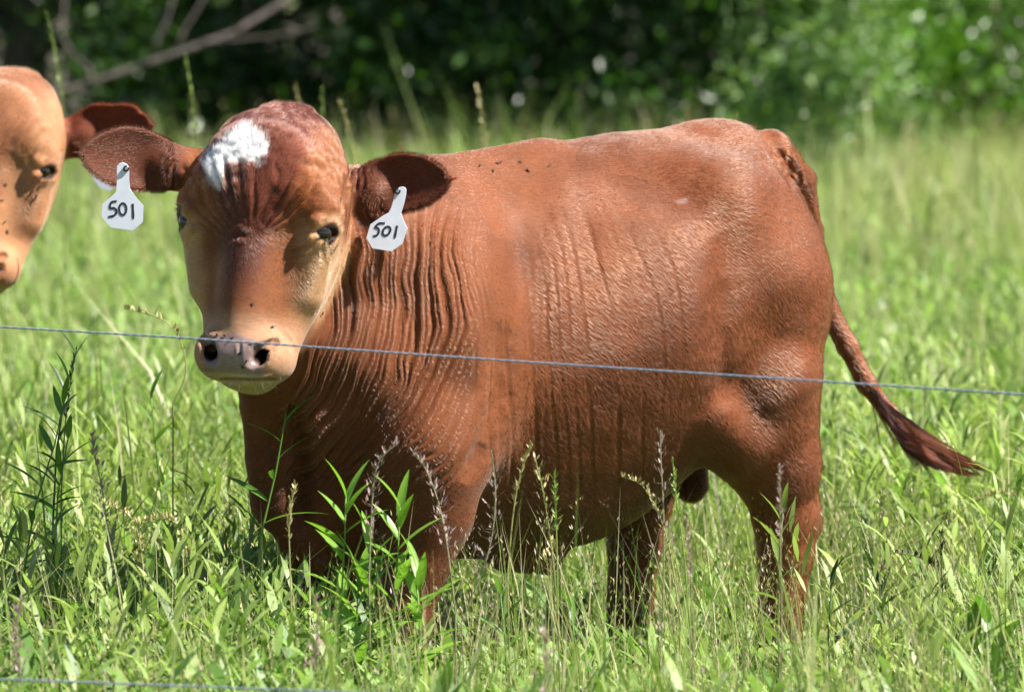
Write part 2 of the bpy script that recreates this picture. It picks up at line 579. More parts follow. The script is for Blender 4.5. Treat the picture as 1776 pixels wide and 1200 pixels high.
# ------------------------------------------------------------------ coat materials and sculpted skin
def srgb(r, g, b):
    c = np.array([r, g, b], float) / 255
    return np.where(c <= .04045, c / 12.92, ((c + .055) / 1.055) ** 2.4)

def coat_material(name, rough=.48, sheen=.10, hair=False):
    m, nt, o = new_mat(name)
    L = nt.links.new
    at = N(nt, 'Attribute', attribute_name='coat')
    at2 = N(nt, 'Attribute', attribute_name='mask')          # r: wet skin, g: thin ear
    b = N(nt, 'BsdfPrincipled')
    sp_level = N(nt, 'MapRange'); sp_level.inputs[3].default_value = .10; sp_level.inputs[4].default_value = .6
    if hair:
        L(at.outputs['Color'], b.inputs['Base Color'])
        b.inputs['Roughness'].default_value = .56
        b.inputs['Specular IOR Level'].default_value = .38
        b.inputs['Sheen Weight'].default_value = .15
        L(b.outputs[0], o.inputs[0])
        return m
    tc = N(nt, 'TexCoord')
    # fine streaks that follow the lie of the hair
    mp = N(nt, 'Mapping'); mp.inputs['Rotation'].default_value = (0, R(38), 0); mp.inputs['Scale'].default_value = (60, 200, 420)
    L(tc.outputs['Object'], mp.inputs[0])
    st = N(nt, 'TexNoise', Scale=1.0, Detail=3.0, Roughness=.6)
    L(mp.outputs[0], st.inputs['Vector'])
    no = N(nt, 'TexNoise', Scale=9.0, Detail=5.0, Roughness=.6)
    L(tc.outputs['Object'], no.inputs['Vector'])
    gr = N(nt, 'TexNoise', Scale=520.0, Detail=2.0, Roughness=.6)
    L(tc.outputs['Object'], gr.inputs['Vector'])
    mr = N(nt, 'MapRange'); mr.inputs[1].default_value = .3; mr.inputs[2].default_value = .7; mr.inputs[3].default_value = .82; mr.inputs[4].default_value = 1.16
    L(no.outputs['Fac'], mr.inputs[0])
    mr2 = N(nt, 'MapRange'); mr2.inputs[1].default_value = .3; mr2.inputs[2].default_value = .7; mr2.inputs[3].default_value = .80; mr2.inputs[4].default_value = 1.2
    L(st.outputs['Fac'], mr2.inputs[0])
    mu = N(nt, 'Math', operation='MULTIPLY'); L(mr.outputs[0], mu.inputs[0]); L(mr2.outputs[0], mu.inputs[1])
    mx = N(nt, 'Mix', data_type='RGBA', blend_type='MULTIPLY'); mx.inputs[0].default_value = 1
    L(at.outputs['Color'], mx.inputs[6]); L(mu.outputs[0], mx.inputs[7])
    L(mx.outputs[2], b.inputs['Base Color'])
    sp = N(nt, 'SeparateColor'); L(at2.outputs['Color'], sp.inputs[0])
    rr = N(nt, 'MapRange'); rr.inputs[3].default_value = rough; rr.inputs[4].default_value = .30
    pn = N(nt, 'TexNoise', Scale=5.5, Detail=3.0, Roughness=.55); L(tc.outputs['Object'], pn.inputs['Vector'])
    pr = N(nt, 'MapRange'); pr.inputs[1].default_value = .35; pr.inputs[2].default_value = .65; pr.inputs[3].default_value = .55; pr.inputs[4].default_value = .70
    L(pn.outputs['Fac'], pr.inputs[0]); L(pr.outputs[0], rr.inputs[3])
    L(sp.outputs['Red'], rr.inputs[0]); L(rr.outputs[0], b.inputs['Roughness'])
    b.inputs['Specular IOR Level'].default_value = .22
    sh = N(nt, 'MapRange'); sh.inputs[3].default_value = sheen; sh.inputs[4].default_value = 0.0
    L(sp.outputs['Red'], sh.inputs[0]); L(sh.outputs[0], b.inputs['Sheen Weight'])
    L(sp.outputs['Red'], sp_level.inputs[0]); L(sp_level.outputs[0], b.inputs['Specular IOR Level'])
    b.inputs['Sheen Roughness'].default_value = .45
    b.inputs['Sheen Tint'].default_value = (1, .90, .82, 1)
    ss = N(nt, 'MapRange'); ss.inputs[3].default_value = 0.0; ss.inputs[4].default_value = .75
    L(sp.outputs['Green'], ss.inputs[0]); L(ss.outputs[0], b.inputs['Subsurface Weight'])
    b.inputs['Subsurface Radius'].default_value = (1.0, .16, .06)
    b.inputs['Subsurface Scale'].default_value = .012
    bp = N(nt, 'Bump', Strength=.12, Distance=.0012)
    ad = N(nt, 'Math', operation='MULTIPLY_ADD'); L(gr.outputs['Fac'], ad.inputs[0]); ad.inputs[1].default_value = .15; L(st.outputs['Fac'], ad.inputs[2])
    L(ad.outputs[0], bp.inputs['Height'])
    bp2 = N(nt, 'Bump', Strength=.15, Distance=.008)
    L(no.outputs['Fac'], bp2.inputs['Height']); L(bp.outputs[0], bp2.inputs['Normal'])
    L(bp2.outputs[0], b.inputs['Normal'])
    L(b.outputs[0], o.inputs[0])
    return m

def seg_dist(x, y, pts, along=False):
    d = np.full(len(x), 1e9); q = np.zeros(len(x)); L = 0
    for (ax, ay), (bx, by) in zip(pts[:-1], pts[1:]):
        vx, vy = bx - ax, by - ay
        l = math.hypot(vx, vy)
        t = np.clip(((x - ax) * vx + (y - ay) * vy) / (l * l + 1e-9), 0, 1)
        e = np.hypot(x - ax - t * vx, y - ay - t * vy)
        m = e < d
        d[m] = e[m]; q[m] = L + t[m] * l
        L += l
    return (d, q / L) if along else d

def in_poly(x, y, pts):
    c = np.zeros(len(x), bool)
    n = len(pts)
    for i in range(n):
        x1, y1 = pts[i]; x2, y2 = pts[i - 1]
        hit = ((y1 > y) != (y2 > y)) & (x < (x2 - x1) * (y - y1) / (y2 - y1 + 1e-12) + x1)
        c ^= hit
    return c

def folds(t, P, seed, sharp=2.0):
    """irregular rounded ridges with narrow valleys; t counts folds"""
    i = np.floor(t)
    f = t - i
    z = np.zeros_like(i)
    amp = .45 + .55 * hash3(i.astype(np.int64), z.astype(np.int64), z.astype(np.int64), seed)
    return amp * (np.sin(np.pi * f) ** (1 / sharp)) - .5

GROOVES = [  # creases in the skin: points, depth (mm), half width (photo px)
    ([(388, 262), (391, 290), (400, 325), (408, 365)], 2.0, 5),
    ([(405, 412), (415, 404), (428, 410)], 4.0, 5),
    ([(350, 305), (352, 330), (358, 365)], 3.0, 4), ([(520, 290), (545, 288), (570, 300)], 1.8, 6),
    # under the right eye
    ([(500, 440), (528, 432), (548, 420), (560, 410)], 4.0, 4), ([(552, 424), (560, 440), (562, 462)], .7, 4),
    # ear root
    ([(607, 276), (609, 300), (604, 325)], 4.0, 3.5), ([(617, 280), (620, 305), (616, 335)], 4.0, 3.5), ([(627, 284), (630, 310), (628, 340)], 3.0, 3.5),
    ([(598, 300), (600, 330), (596, 372)], 3.0, 4), ([(305, 275), (300, 300), (303, 330)], 3.0, 4), ([(294, 272), (290, 295), (293, 320)], 2.5, 3.5),
    # muzzle and mouth
    ([(486, 572), (500, 590), (506, 612)], 2.0, 4), ([(384, 657), (410, 657), (435, 658), (460, 658), (478, 657)], 6.0, 3.2), ([(415, 588), (416, 610), (414, 630)], 1.5, 3),
    # tail root
    ([(1333, 262), (1343, 285), (1362, 306), (1380, 328)], 7, 6), ([(1347, 256), (1355, 278), (1366, 296)], 6, 5), ([(1364, 268), (1370, 288), (1374, 306)], 7, 5), ([(1380, 290), (1384, 310), (1383, 322)], 4, 4),
    # behind the shoulder and along the thigh
    ([(872, 540), (868, 620), (862, 690), (838, 770), (808, 840)], 15, 20), ([(800, 840), (822, 800), (850, 770)], 5, 14),
    ([(1262, 470), (1254, 560), (1258, 640), (1264, 720)], 9, 22), ([(1170, 300), (1205, 350), (1235, 410)], 5, 40),
    # front of the chest
    ([(508, 690), (520, 760), (520, 840), (522, 930)], 18, 14), ([(500, 690), (505, 720), (500, 760)], 4, 5),
]

DENTS = [  # broad hollows and swells of the muscles: centre, radii (photo px), height (mm)
    (1105, 335, 105, 50, -16), (1000, 300, 110, 28, -6), (1290, 320, 75, 60, 9), (1190, 500, 55, 120, 9), (1256, 470, 26, 110, -9), (1345, 575, 60, 50, -7), (1345, 470, 55, 60, 6),
    (828, 640, 42, 150, 11), (893, 560, 34, 190, -8), (960, 480, 40, 150, 4), (1060, 560, 36, 150, 4), (1380, 660, 40, 40, 6), (770, 820, 50, 60, 8), (1300, 700, 34, 50, -8), (1010, 880, 140, 30, 8)]

def sculpt(V, Nn, hm):
    """folds of loose skin, in metres along the normal"""
    px, py = PIX(V)
    d = np.zeros(len(V))
    front = smooth(-.15, .25, -Nn[:, 1])
    Pn = np.stack([px / 70, py / 110, V[:, 1] * 0], 1)
    wob = noise3(Pn, 3) * 18 + noise3(Pn * 2.3, 4) * 7
    # neck
    g = np.where(py > 520, (py - 520) ** 2 / 540, 0)
    t = px + g + wob - .10 * (py - 400)
    edge = 830 - 40 * smooth(550, 800, py)
    mask = smooth(550, 592, px + .55 * np.clip(py - 560, 0, 200)) * (1 - smooth(edge - 70, edge + 20, px)) * smooth(330, 430, py) * (1 - smooth(790, 900, py))
    mask = mask * (1 - hm)
    mod = .45 + .55 * smooth(-.4, .5, noise3(np.stack([px / 60, py / 90, 0 * px], 1), 9))
    t = t + 16 * noise3(np.stack([t / 75, py / 400, 0 * t], 1), 7)
    d += .0175 * mask * mod * folds(t / 23.0, V, 5)
    d += .0060 * mask * folds(t / 9.7 + 3.3, V, 6)
    # ribs and flank: thin creases
    g2 = np.where(py < 650, 70 * (1 - ((650 - py) / 300) ** 2), 70)
    t2 = px - g2 + noise3(np.stack([px / 120, py / 200, 0 * px], 1), 12) * 16
    m2 = smooth(790, 860, px) * (1 - smooth(1130, 1240, px)) * smooth(310, 420, py) * (1 - smooth(800, 900, py))
    mod2 = smooth(-.35, .45, noise3(np.stack([px / 90, py / 160, 0 * px], 1), 15))
    f2 = t2 / 37.0 + .9 * noise3(np.stack([t2 / 80, 0 * px, 0 * px], 1), 16); fr2 = np.abs(f2 - np.floor(f2) - .5)
    d += -.0022 * m2 * mod2 * np.exp(-(fr2 / .07) ** 2)
    f3 = (t2 + .10 * (py - 500)) / 15.0 + .8 * noise3(np.stack([t2 / 50, 0 * px, 0 * px], 1), 17); fr3 = np.abs(f3 - np.floor(f3) - .5)
    m3 = smooth(770, 830, px) * (1 - smooth(900, 1010, px)) * smooth(400, 520, py) * (1 - smooth(740, 860, py))
    d += -.0018 * m3 * mod * np.exp(-(fr3 / .2) ** 2)
    # soft lie of muscle
    d += .0045 * noise3(V * 7.5, 21) * smooth(800, 900, px) + .0016 * noise3(V * 19, 22) * smooth(700, 900, px)
    # frown lines fan up from the whorl between the eyes
    ang = np.arctan2(px - 428, 440 - py); rad = np.hypot(px - 428, py - 440)
    fan = hm * smooth(45, 85, rad) * smooth(215, 150, rad) * smooth(1.25, .85, np.abs(ang + .05)) * smooth(430, 390, py)
    tf = ang / .165 + .55 * noise3(np.stack([px / 40, py / 40, 0 * px], 1), 141)
    d += .0095 * fan * (.35 + .65 * smooth(-.4, .5, noise3(np.stack([px / 45, py / 70, 0 * px], 1), 142))) * folds(tf, V, 143, 1.6)
    d += .0016 * hm * noise3(V * 75, 144) * smooth(430, 380, py)
    for cx, cy, rx, ry, mm in DENTS:
        e = ((px - cx) / rx) ** 2 + ((py - cy) / ry) ** 2
        d += mm / 1000 * np.exp(-e)
    for pts, mm, w in GROOVES:
        x0 = min(p[0] for p in pts) - 4 * w; x1 = max(p[0] for p in pts) + 4 * w
        y0 = min(p[1] for p in pts) - 4 * w; y1 = max(p[1] for p in pts) + 4 * w
        s = np.nonzero((px > x0) & (px < x1) & (py > y0) & (py < y1))[0]
        if not len(s): continue
        e, q = seg_dist(px[s] + noise3(V[s] * 60, 77) * min(w, 8) * .35, py[s], pts, True)
        tp = np.clip(4 * q * (1 - q) * 1.4, 0, 1) * smooth(0, .12, q) * smooth(1, .88, q)
        d[s] += tp * mm * (1.25 if w < 9 else 1.0) / 1000 * (-np.exp(-(e / w) ** 2) + (.5 if w < 9 else .15) * np.exp(-((e - 2 * w) / (.9 * w)) ** 2))
    return d * front

def head_local(V, C, hx, ht, hn, hs):
    q = ((V - C) @ np.stack([hx, ht, hn]).T) / hs
    q[:, 0] -= SHEAR * np.maximum(q[:, 1], 0)
    q[:, 1] = np.where(q[:, 1] > .15, q[:, 1] * (1 + (1 / TK - 1) * smooth(.15, .22, q[:, 1])), q[:, 1])
    return q

def flow_dirs(V, Nn, fr, C, hx, ht, hn, hs=1.0):
    """which way the hair lies"""
    q = ((V - C) @ np.stack([hx, ht, hn]).T) / hs
    D = np.outer(np.ones(len(V)), .75 * fr.u - .65 * fr.w)
    up = V[:, 2] > 1.08
    D[up] = fr.u * .95 - fr.w * .3
    leg = (V[:, 2] < .5)
    D[leg] = -fr.w + fr.u * .15
    head = (np.linalg.norm(q, axis=1) < .33) & (q[:, 2] > -.12)
    rad = np.stack([q[:, 0], q[:, 1] - .01], 1)
    rad /= np.linalg.norm(rad, axis=1)[:, None] + .02
    Dh = rad[:, :1] * hx + rad[:, 1:] * ht
    D[head] = Dh[head]
    ear = (np.abs(q[:, 0]) > .165) & (q[:, 1] < .02) & (np.abs(q[:, 0]) < .40) & (np.abs(q[:, 2]) < .16)
    D[ear] = np.sign(q[ear, :1]) * hx + .1 * ht
    D = D + .13 * np.stack([noise3(V * 25, 31), noise3(V * 25, 32), noise3(V * 25, 33)], 1)
    D -= Nn * (D * Nn).sum(1)[:, None]
    return D / (np.linalg.norm(D, axis=1)[:, None] + 1e-9)

def strands(roots, D, Nn, length, width, lift, cols, rng, segs=1, curl=0.0, droop=0.0):
    """hairs as narrow tapering blades: returns verts, tris, colours"""
    n = len(roots)
    length = np.broadcast_to(length, (n,)) * rng.uniform(.6, 1.25, n)
    side = np.cross(D, Nn); side /= np.linalg.norm(side, axis=1)[:, None] + 1e-9
    lift = lift * rng.uniform(.3, 1.6, n)
    roll = rng.normal(0, .28, n)
    dirv = D * np.cos(lift)[:, None] + Nn * np.sin(lift)[:, None] + side * rng.normal(0, .12, n)[:, None]
    w = np.broadcast_to(width, (n,)) * rng.uniform(.6, 1.3, n)
    side = side * np.cos(roll)[:, None] + Nn * np.sin(roll)[:, None]
    if segs == 1:
        V = np.empty((n, 3, 3))
        V[:, 0] = roots - side * w[:, None] / 2; V[:, 1] = roots + side * w[:, None] / 2
        V[:, 2] = roots + dirv * length[:, None]
        T = np.arange(n * 3).reshape(n, 3)
        C = np.repeat(cols, 3, 0)
        return V.reshape(-1, 3), T, C
    pts = []; p = roots.copy(); d = dirv.copy()
    cu = rng.normal(0, curl, (n, 3))
    V = np.empty((n, 2 * segs + 1, 3))
    for s in range(segs):
        ww = w * (1 - .55 * s / segs)
        V[:, 2 * s] = p - side * ww[:, None] / 2; V[:, 2 * s + 1] = p + side * ww[:, None] / 2
        p = p + d * (length / segs)[:, None]
        d = d + cu / segs; d[:, 2] -= droop / segs
        d /= np.linalg.norm(d, axis=1)[:, None]
    V[:, 2 * segs] = p
    T = []
    b = np.arange(n) * (2 * segs + 1)
    for s in range(segs - 1):
        T.append(np.stack([b + 2 * s, b + 2 * s + 1, b + 2 * s + 3], 1)); T.append(np.stack([b + 2 * s, b + 2 * s + 3, b + 2 * s + 2], 1))
    T.append(np.stack([b + 2 * segs - 2, b + 2 * segs - 1, b + 2 * segs], 1))
    return V.reshape(-1, 3), np.concatenate(T), np.repeat(cols, 2 * segs + 1, 0)

def fur_material(name):
    m, nt, o = new_mat(name)
    at = N(nt, 'Attribute', attribute_name='coat')
    h = N(nt, 'BsdfHairPrincipled')
    h.parametrization = 'COLOR'
    h.inputs['Roughness'].default_value = .30
    h.inputs['Radial Roughness'].default_value = .45
    h.inputs['Random Roughness'].default_value = .2
    h.inputs['Coat'].default_value = .25
    nt.links.new(at.outputs['Color'], h.inputs['Color'])
    nt.links.new(h.outputs[0], o.inputs[0])
    return m

def fur(name, roots, D, Nn, length, radius, lift, cols, mat, parent):
    """short hairs as curves: they leave the skin at a slant and lie down towards the tip"""
    n = len(roots)
    side = np.cross(D, Nn)
    L_ = (np.broadcast_to(length, (n,)) * rng.uniform(.65, 1.25, n))[:, None]
    lf = (lift * rng.uniform(.4, 1.6, n))[:, None]
    d = D + side * rng.normal(0, .10, n)[:, None]
    p0 = roots - Nn * .0012
    p1 = p0 + (d * np.cos(lf) + Nn * np.sin(lf)) * L_ * .5
    p2 = p1 + (d * np.cos(lf * .3) + Nn * np.sin(lf * .3)) * L_ * .5
    P = np.stack([p0, p1, p2], 1).reshape(-1, 3).astype(np.float32)
    cu = bpy.data.hair_curves.new(name)
    cu.add_curves([3] * n)
    cu.attributes['position'].data.foreach_set('vector', P.ravel())
    ra = cu.attributes.get('radius') or cu.attributes.new('radius', 'FLOAT', 'POINT')
    rr = np.broadcast_to(radius, (n,))[:, None] * np.array([1.0, .8, .25])[None]
    ra.data.foreach_set('value', rr.ravel().astype(np.float32))
    ca = cu.attributes.new('coat', 'FLOAT_COLOR', 'CURVE')
    c4 = np.ones((n, 4), np.float32); c4[:, :3] = cols
    ca.data.foreach_set('color', c4.ravel())
    cu.materials.append(mat)
    o = bpy.data.objects.new(name, cu)
    COL.objects.link(o)
    adopt(o, parent)
    o['kind'] = 'stuff'
    return o

def scatter(V, F, T, n, rng, weight=None):
    """random points on the surface: barycentric blends of vertex data"""
    tri = np.concatenate([F[:, [0, 1, 2]], F[:, [0, 2, 3]], T]) if T is not None and len(T) else np.concatenate([F[:, [0, 1, 2]], F[:, [0, 2, 3]]])
    a = V[tri[:, 0]]; b = V[tri[:, 1]]; c = V[tri[:, 2]]
    ar = np.linalg.norm(np.cross(b - a, c - a), axis=1)
    if weight is not None: ar = ar * weight[tri].mean(1)
    cdf = np.cumsum(ar); i = np.searchsorted(cdf, rng.random(n) * cdf[-1])
    i = np.clip(i, 0, len(tri) - 1)
    r1 = np.sqrt(rng.random(n)); r2 = rng.random(n)
    w = np.stack([1 - r1, r1 * (1 - r2), r1 * r2], 1)
    t = tri[i]
    return lambda A: (A[t] * w[:, :, None]).sum(1)

def coat_colours(V, Nn, fr, C, hx, ht, hn, hs, pal, ears, S, patch=None):
    q = head_local(V, C, hx, ht, hn, hs)
    x, t, n = np.abs(q[:, 0]), q[:, 1], q[:, 2]
    N1 = noise3(V * 16, 41); N2 = noise3(V * 45, 42); N3 = noise3(V * 6, 43)
    f = fr.inv(V)
    col = np.outer(np.ones(len(V)), pal['coat'])
    def mix(m, c):
        nonlocal col
        col = col * (1 - m[:, None]) + m[:, None] * np.asarray(c)
    mix(smooth(-.2, .8, N3) * .35, pal['coat2'])
    mix(smooth(.72, .45, f[:, 2]) * .6 * smooth(1.05, .85, f[:, 0]), pal['dark'])  # underside shade put into the coat colour, darkest low on the belly
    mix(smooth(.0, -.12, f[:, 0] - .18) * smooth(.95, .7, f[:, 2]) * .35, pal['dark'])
    hsel = np.linalg.norm(q, axis=1) < .42
    head = np.zeros(len(V))
    head[hsel] = smooth(.030, .010, S.head(V[hsel]))
    head *= smooth(-.13, -.06, n + .1 * smooth(.1, -.1, t))
    earm = np.zeros(len(V)); earin = np.zeros(len(V))
    for (base, tip, bdir, wid, th) in ears:
        a_ = np.asarray(tip) - np.asarray(base); L = np.linalg.norm(a_); a_ = a_ / L
        tt_ = (V - base) @ a_ / L
        rr = np.linalg.norm(V - base - np.outer(np.clip(tt_, 0, 1) * L, a_), axis=1)
        e = smooth(.02, .14, tt_) * smooth(wid * 1.5, wid * 1.2, rr)
        earm = np.maximum(earm, e)
        earin = np.maximum(earin, e * smooth(-.1, .35, -Nn[:, 1]))
    head = head * (1 - earm)
    mix(head * .75, pal['face'])
    # darker mask over the forehead and down the nose
    wdt = np.interp(t, [-.25, -.12, -.03, .04, .12, .2], [.10, .105, .075, .050, .042, .03])
    cen = smooth(wdt + .022, wdt - .022, x + .016 * N1) * smooth(.20, .10, t + .02 * N1)
    mix(head * cen * .92, pal['mask'])
    chk = smooth(.075, .115, x + .012 * N1) * smooth(-.03, .03, t) * smooth(.30, .2, t)
    mix(head * chk * .9, pal['cheek'])
    ring = smooth(.045, .022, np.sqrt((x - .142) ** 2 + (t - .004) ** 2 + (n - .058) ** 2))
    mix(head * ring * .75, pal['cheek'])
    muz = smooth(.16, .22, t + .01 * N1)
    mix(head * muz * .85, pal['muzzle'])
    pad = smooth(.062, .052, x + .35 * np.abs(t - .262) * (t < .262) + .004 * N1) * smooth(.226, .240, t - .25 * x) * smooth(.322, .310, t) * smooth(.07, .09, n)
    mix(head * pad, pal['nose'])
    mix(head * pad * smooth(.1, .6, N2) * .35, pal['nose2'])
    nos = smooth(.022, .013, np.hypot((x - .050), (t - .270))) * smooth(.119, .105, n)
    mix(head * nos, pal['nostril'])
    lip = smooth(.308, .314, t) * head
    mix(lip * .7, pal['lip'])
    mix(earm * .8, pal['ear_out']); mix(earin * .9, pal['ear_in'])
    wet = np.clip(head * np.maximum(pad * .8, nos), 0, 1)
    sock = smooth(.027, .020, np.sqrt((x - .142) ** 2 + (t - .004) ** 2 + (n - .058) ** 2))
    mix(sock, pal['rim'])
    if patch is not None:
        px, py = PIX(V)
        jx = noise3(V * 130, 51) * 7 + noise3(V * 50, 52) * 4; jy = noise3(V * 130, 53) * 7 + noise3(V * 50, 54) * 4
        w = np.mean([in_poly(px + jx + 3.5 * math.cos(a), py + jy + 3.5 * math.sin(a), patch) for a in (0, 1.26, 2.5, 3.77, 5.03)], 0) * (head > .3)
        mix(w * (.85 + .13 * N2), pal['white'])
    scr = smooth(.11, .07, np.linalg.norm(f - np.array([1.03, -.02, .50]), axis=1)) * smooth(.10, .06, np.abs(f[:, 1] + .02))
    mix(scr * .85, pal['mask'] * .55)
    if patch is not None:      # line of the mouth
        ml = seg_dist(px, py, [(384, 657), (410, 657), (435, 658), (460, 658), (478, 657)])
        mix(head * smooth(3.6, 1.2, ml) * .6, pal['rim'])
    if patch is not None:      # old scuffs of pale hair on the loin
        sc = ((in_poly(px, py, [(1160, 347), (1195, 343), (1198, 352), (1165, 357)]) | in_poly(px, py, [(1212, 343), (1230, 344), (1231, 357), (1216, 355)])) & (N2 + N1 > .1) & (Nn[:, 1] < 0))
        mix(sc * .12 * (N2 > .1), pal['white'] * .8)
    hoof = smooth(.085, .065, V[:, 2])
    mix(hoof, pal['hoof'])
    col *= (1 + .10 * N1 + .07 * N2)[:, None]
    return np.clip(col, .004, .95), np.stack([wet, np.clip(earin, 0, 1), head], 1)
# ------------------------------------------------------------------ the animals
PAL = dict(coat=srgb(123, 70, 41), coat2=srgb(99, 54, 33), dark=srgb(72, 39, 24), face=srgb(134, 82, 50), mask=srgb(94, 50, 38),
           cheek=srgb(190, 148, 108), muzzle=srgb(178, 136, 106), nose=srgb(140, 116, 110), nose2=srgb(112, 90, 86), nostril=srgb(45, 28, 26),
           lip=srgb(190, 165, 115), ear_out=srgb(116, 60, 34), ear_in=srgb(98, 52, 34), rim=srgb(50, 30, 24), white=srgb(244, 242, 240), hoof=srgb(60, 46, 38))
PAL = {k: v * (.72 if k != 'white' else .74) for k, v in PAL.items()}
PATCH = [(408, 226), (420, 217), (436, 213), (446, 226), (462, 243), (464, 262), (456, 274), (454, 288), (444, 286), (436, 280), (421, 279), (409, 280),
         (402, 286), (394, 292), (386, 302), (387, 318), (380, 330), (371, 332), (365, 320), (358, 304), (350, 288), (352, 276), (366, 264), (384, 250), (392, 238)]
MAT_COAT = coat_material('bull_coat')
MAT_HAIR = coat_material('bull_hair', hair=True)
MAT_FUR = fur_material('bull_fur')

def plain(name, col, rough=.5, spec=.5, **kw):
    m, nt, o = new_mat(name)
    b = N(nt, 'BsdfPrincipled')
    tc = N(nt, 'TexCoord'); no = N(nt, 'TexNoise', Scale=kw.pop('scale', 40.0), Detail=4.0)
    nt.links.new(tc.outputs['Object'], no.inputs['Vector'])
    mr = N(nt, 'MapRange'); mr.inputs[3].default_value = 1 - kw.get('var', .12); mr.inputs[4].default_value = 1 + kw.pop('var', .12)
    nt.links.new(no.outputs['Fac'], mr.inputs[0])
    mx = N(nt, 'Mix', data_type='RGBA', blend_type='MULTIPLY'); mx.inputs[0].default_value = 1
    mx.inputs[6].default_value = (*col, 1)
    nt.links.new(mr.outputs[0], mx.inputs[7]); nt.links.new(mx.outputs[2], b.inputs['Base Color'])
    b.inputs['Roughness'].default_value = rough
    b.inputs['Specular IOR Level'].default_value = spec
    for k, v in kw.items(): b.inputs[k].default_value = v
    nt.links.new(b.outputs[0], o.inputs[0])
    return m

MAT_EYE = plain('eye', srgb(22, 12, 9), .06, .7, var=.3)
MAT_LASH = plain('lash', srgb(40, 24, 20), .4)
MAT_WHISK = plain('whisker', srgb(205, 190, 170), .35)

def uv_sphere(c, r, nu=20, nv=12):
    V = []; F4 = []; F3 = []
    V.append((0, 0, 1))
    for j in range(1, nv):
        for i in range(nu):
            a = 2 * math.pi * i / nu; b = math.pi * j / nv
            V.append((math.sin(b) * math.cos(a), math.sin(b) * math.sin(a), math.cos(b)))
    V.append((0, 0, -1))
    for i in range(nu):
        F3.append((0, 1 + i, 1 + (i + 1) % nu))
        for j in range(nv - 2):
            p = 1 + j * nu
            F4.append((p + i, p + nu + i, p + nu + (i + 1) % nu, p + (i + 1) % nu))
        F3.append((len(V) - 1, 1 + (nv - 2) * nu + (i + 1) % nu, 1 + (nv - 2) * nu + i))
    return np.asarray(V) * np.asarray(r) + np.asarray(c), F4, F3

rng = np.random.default_rng(7)

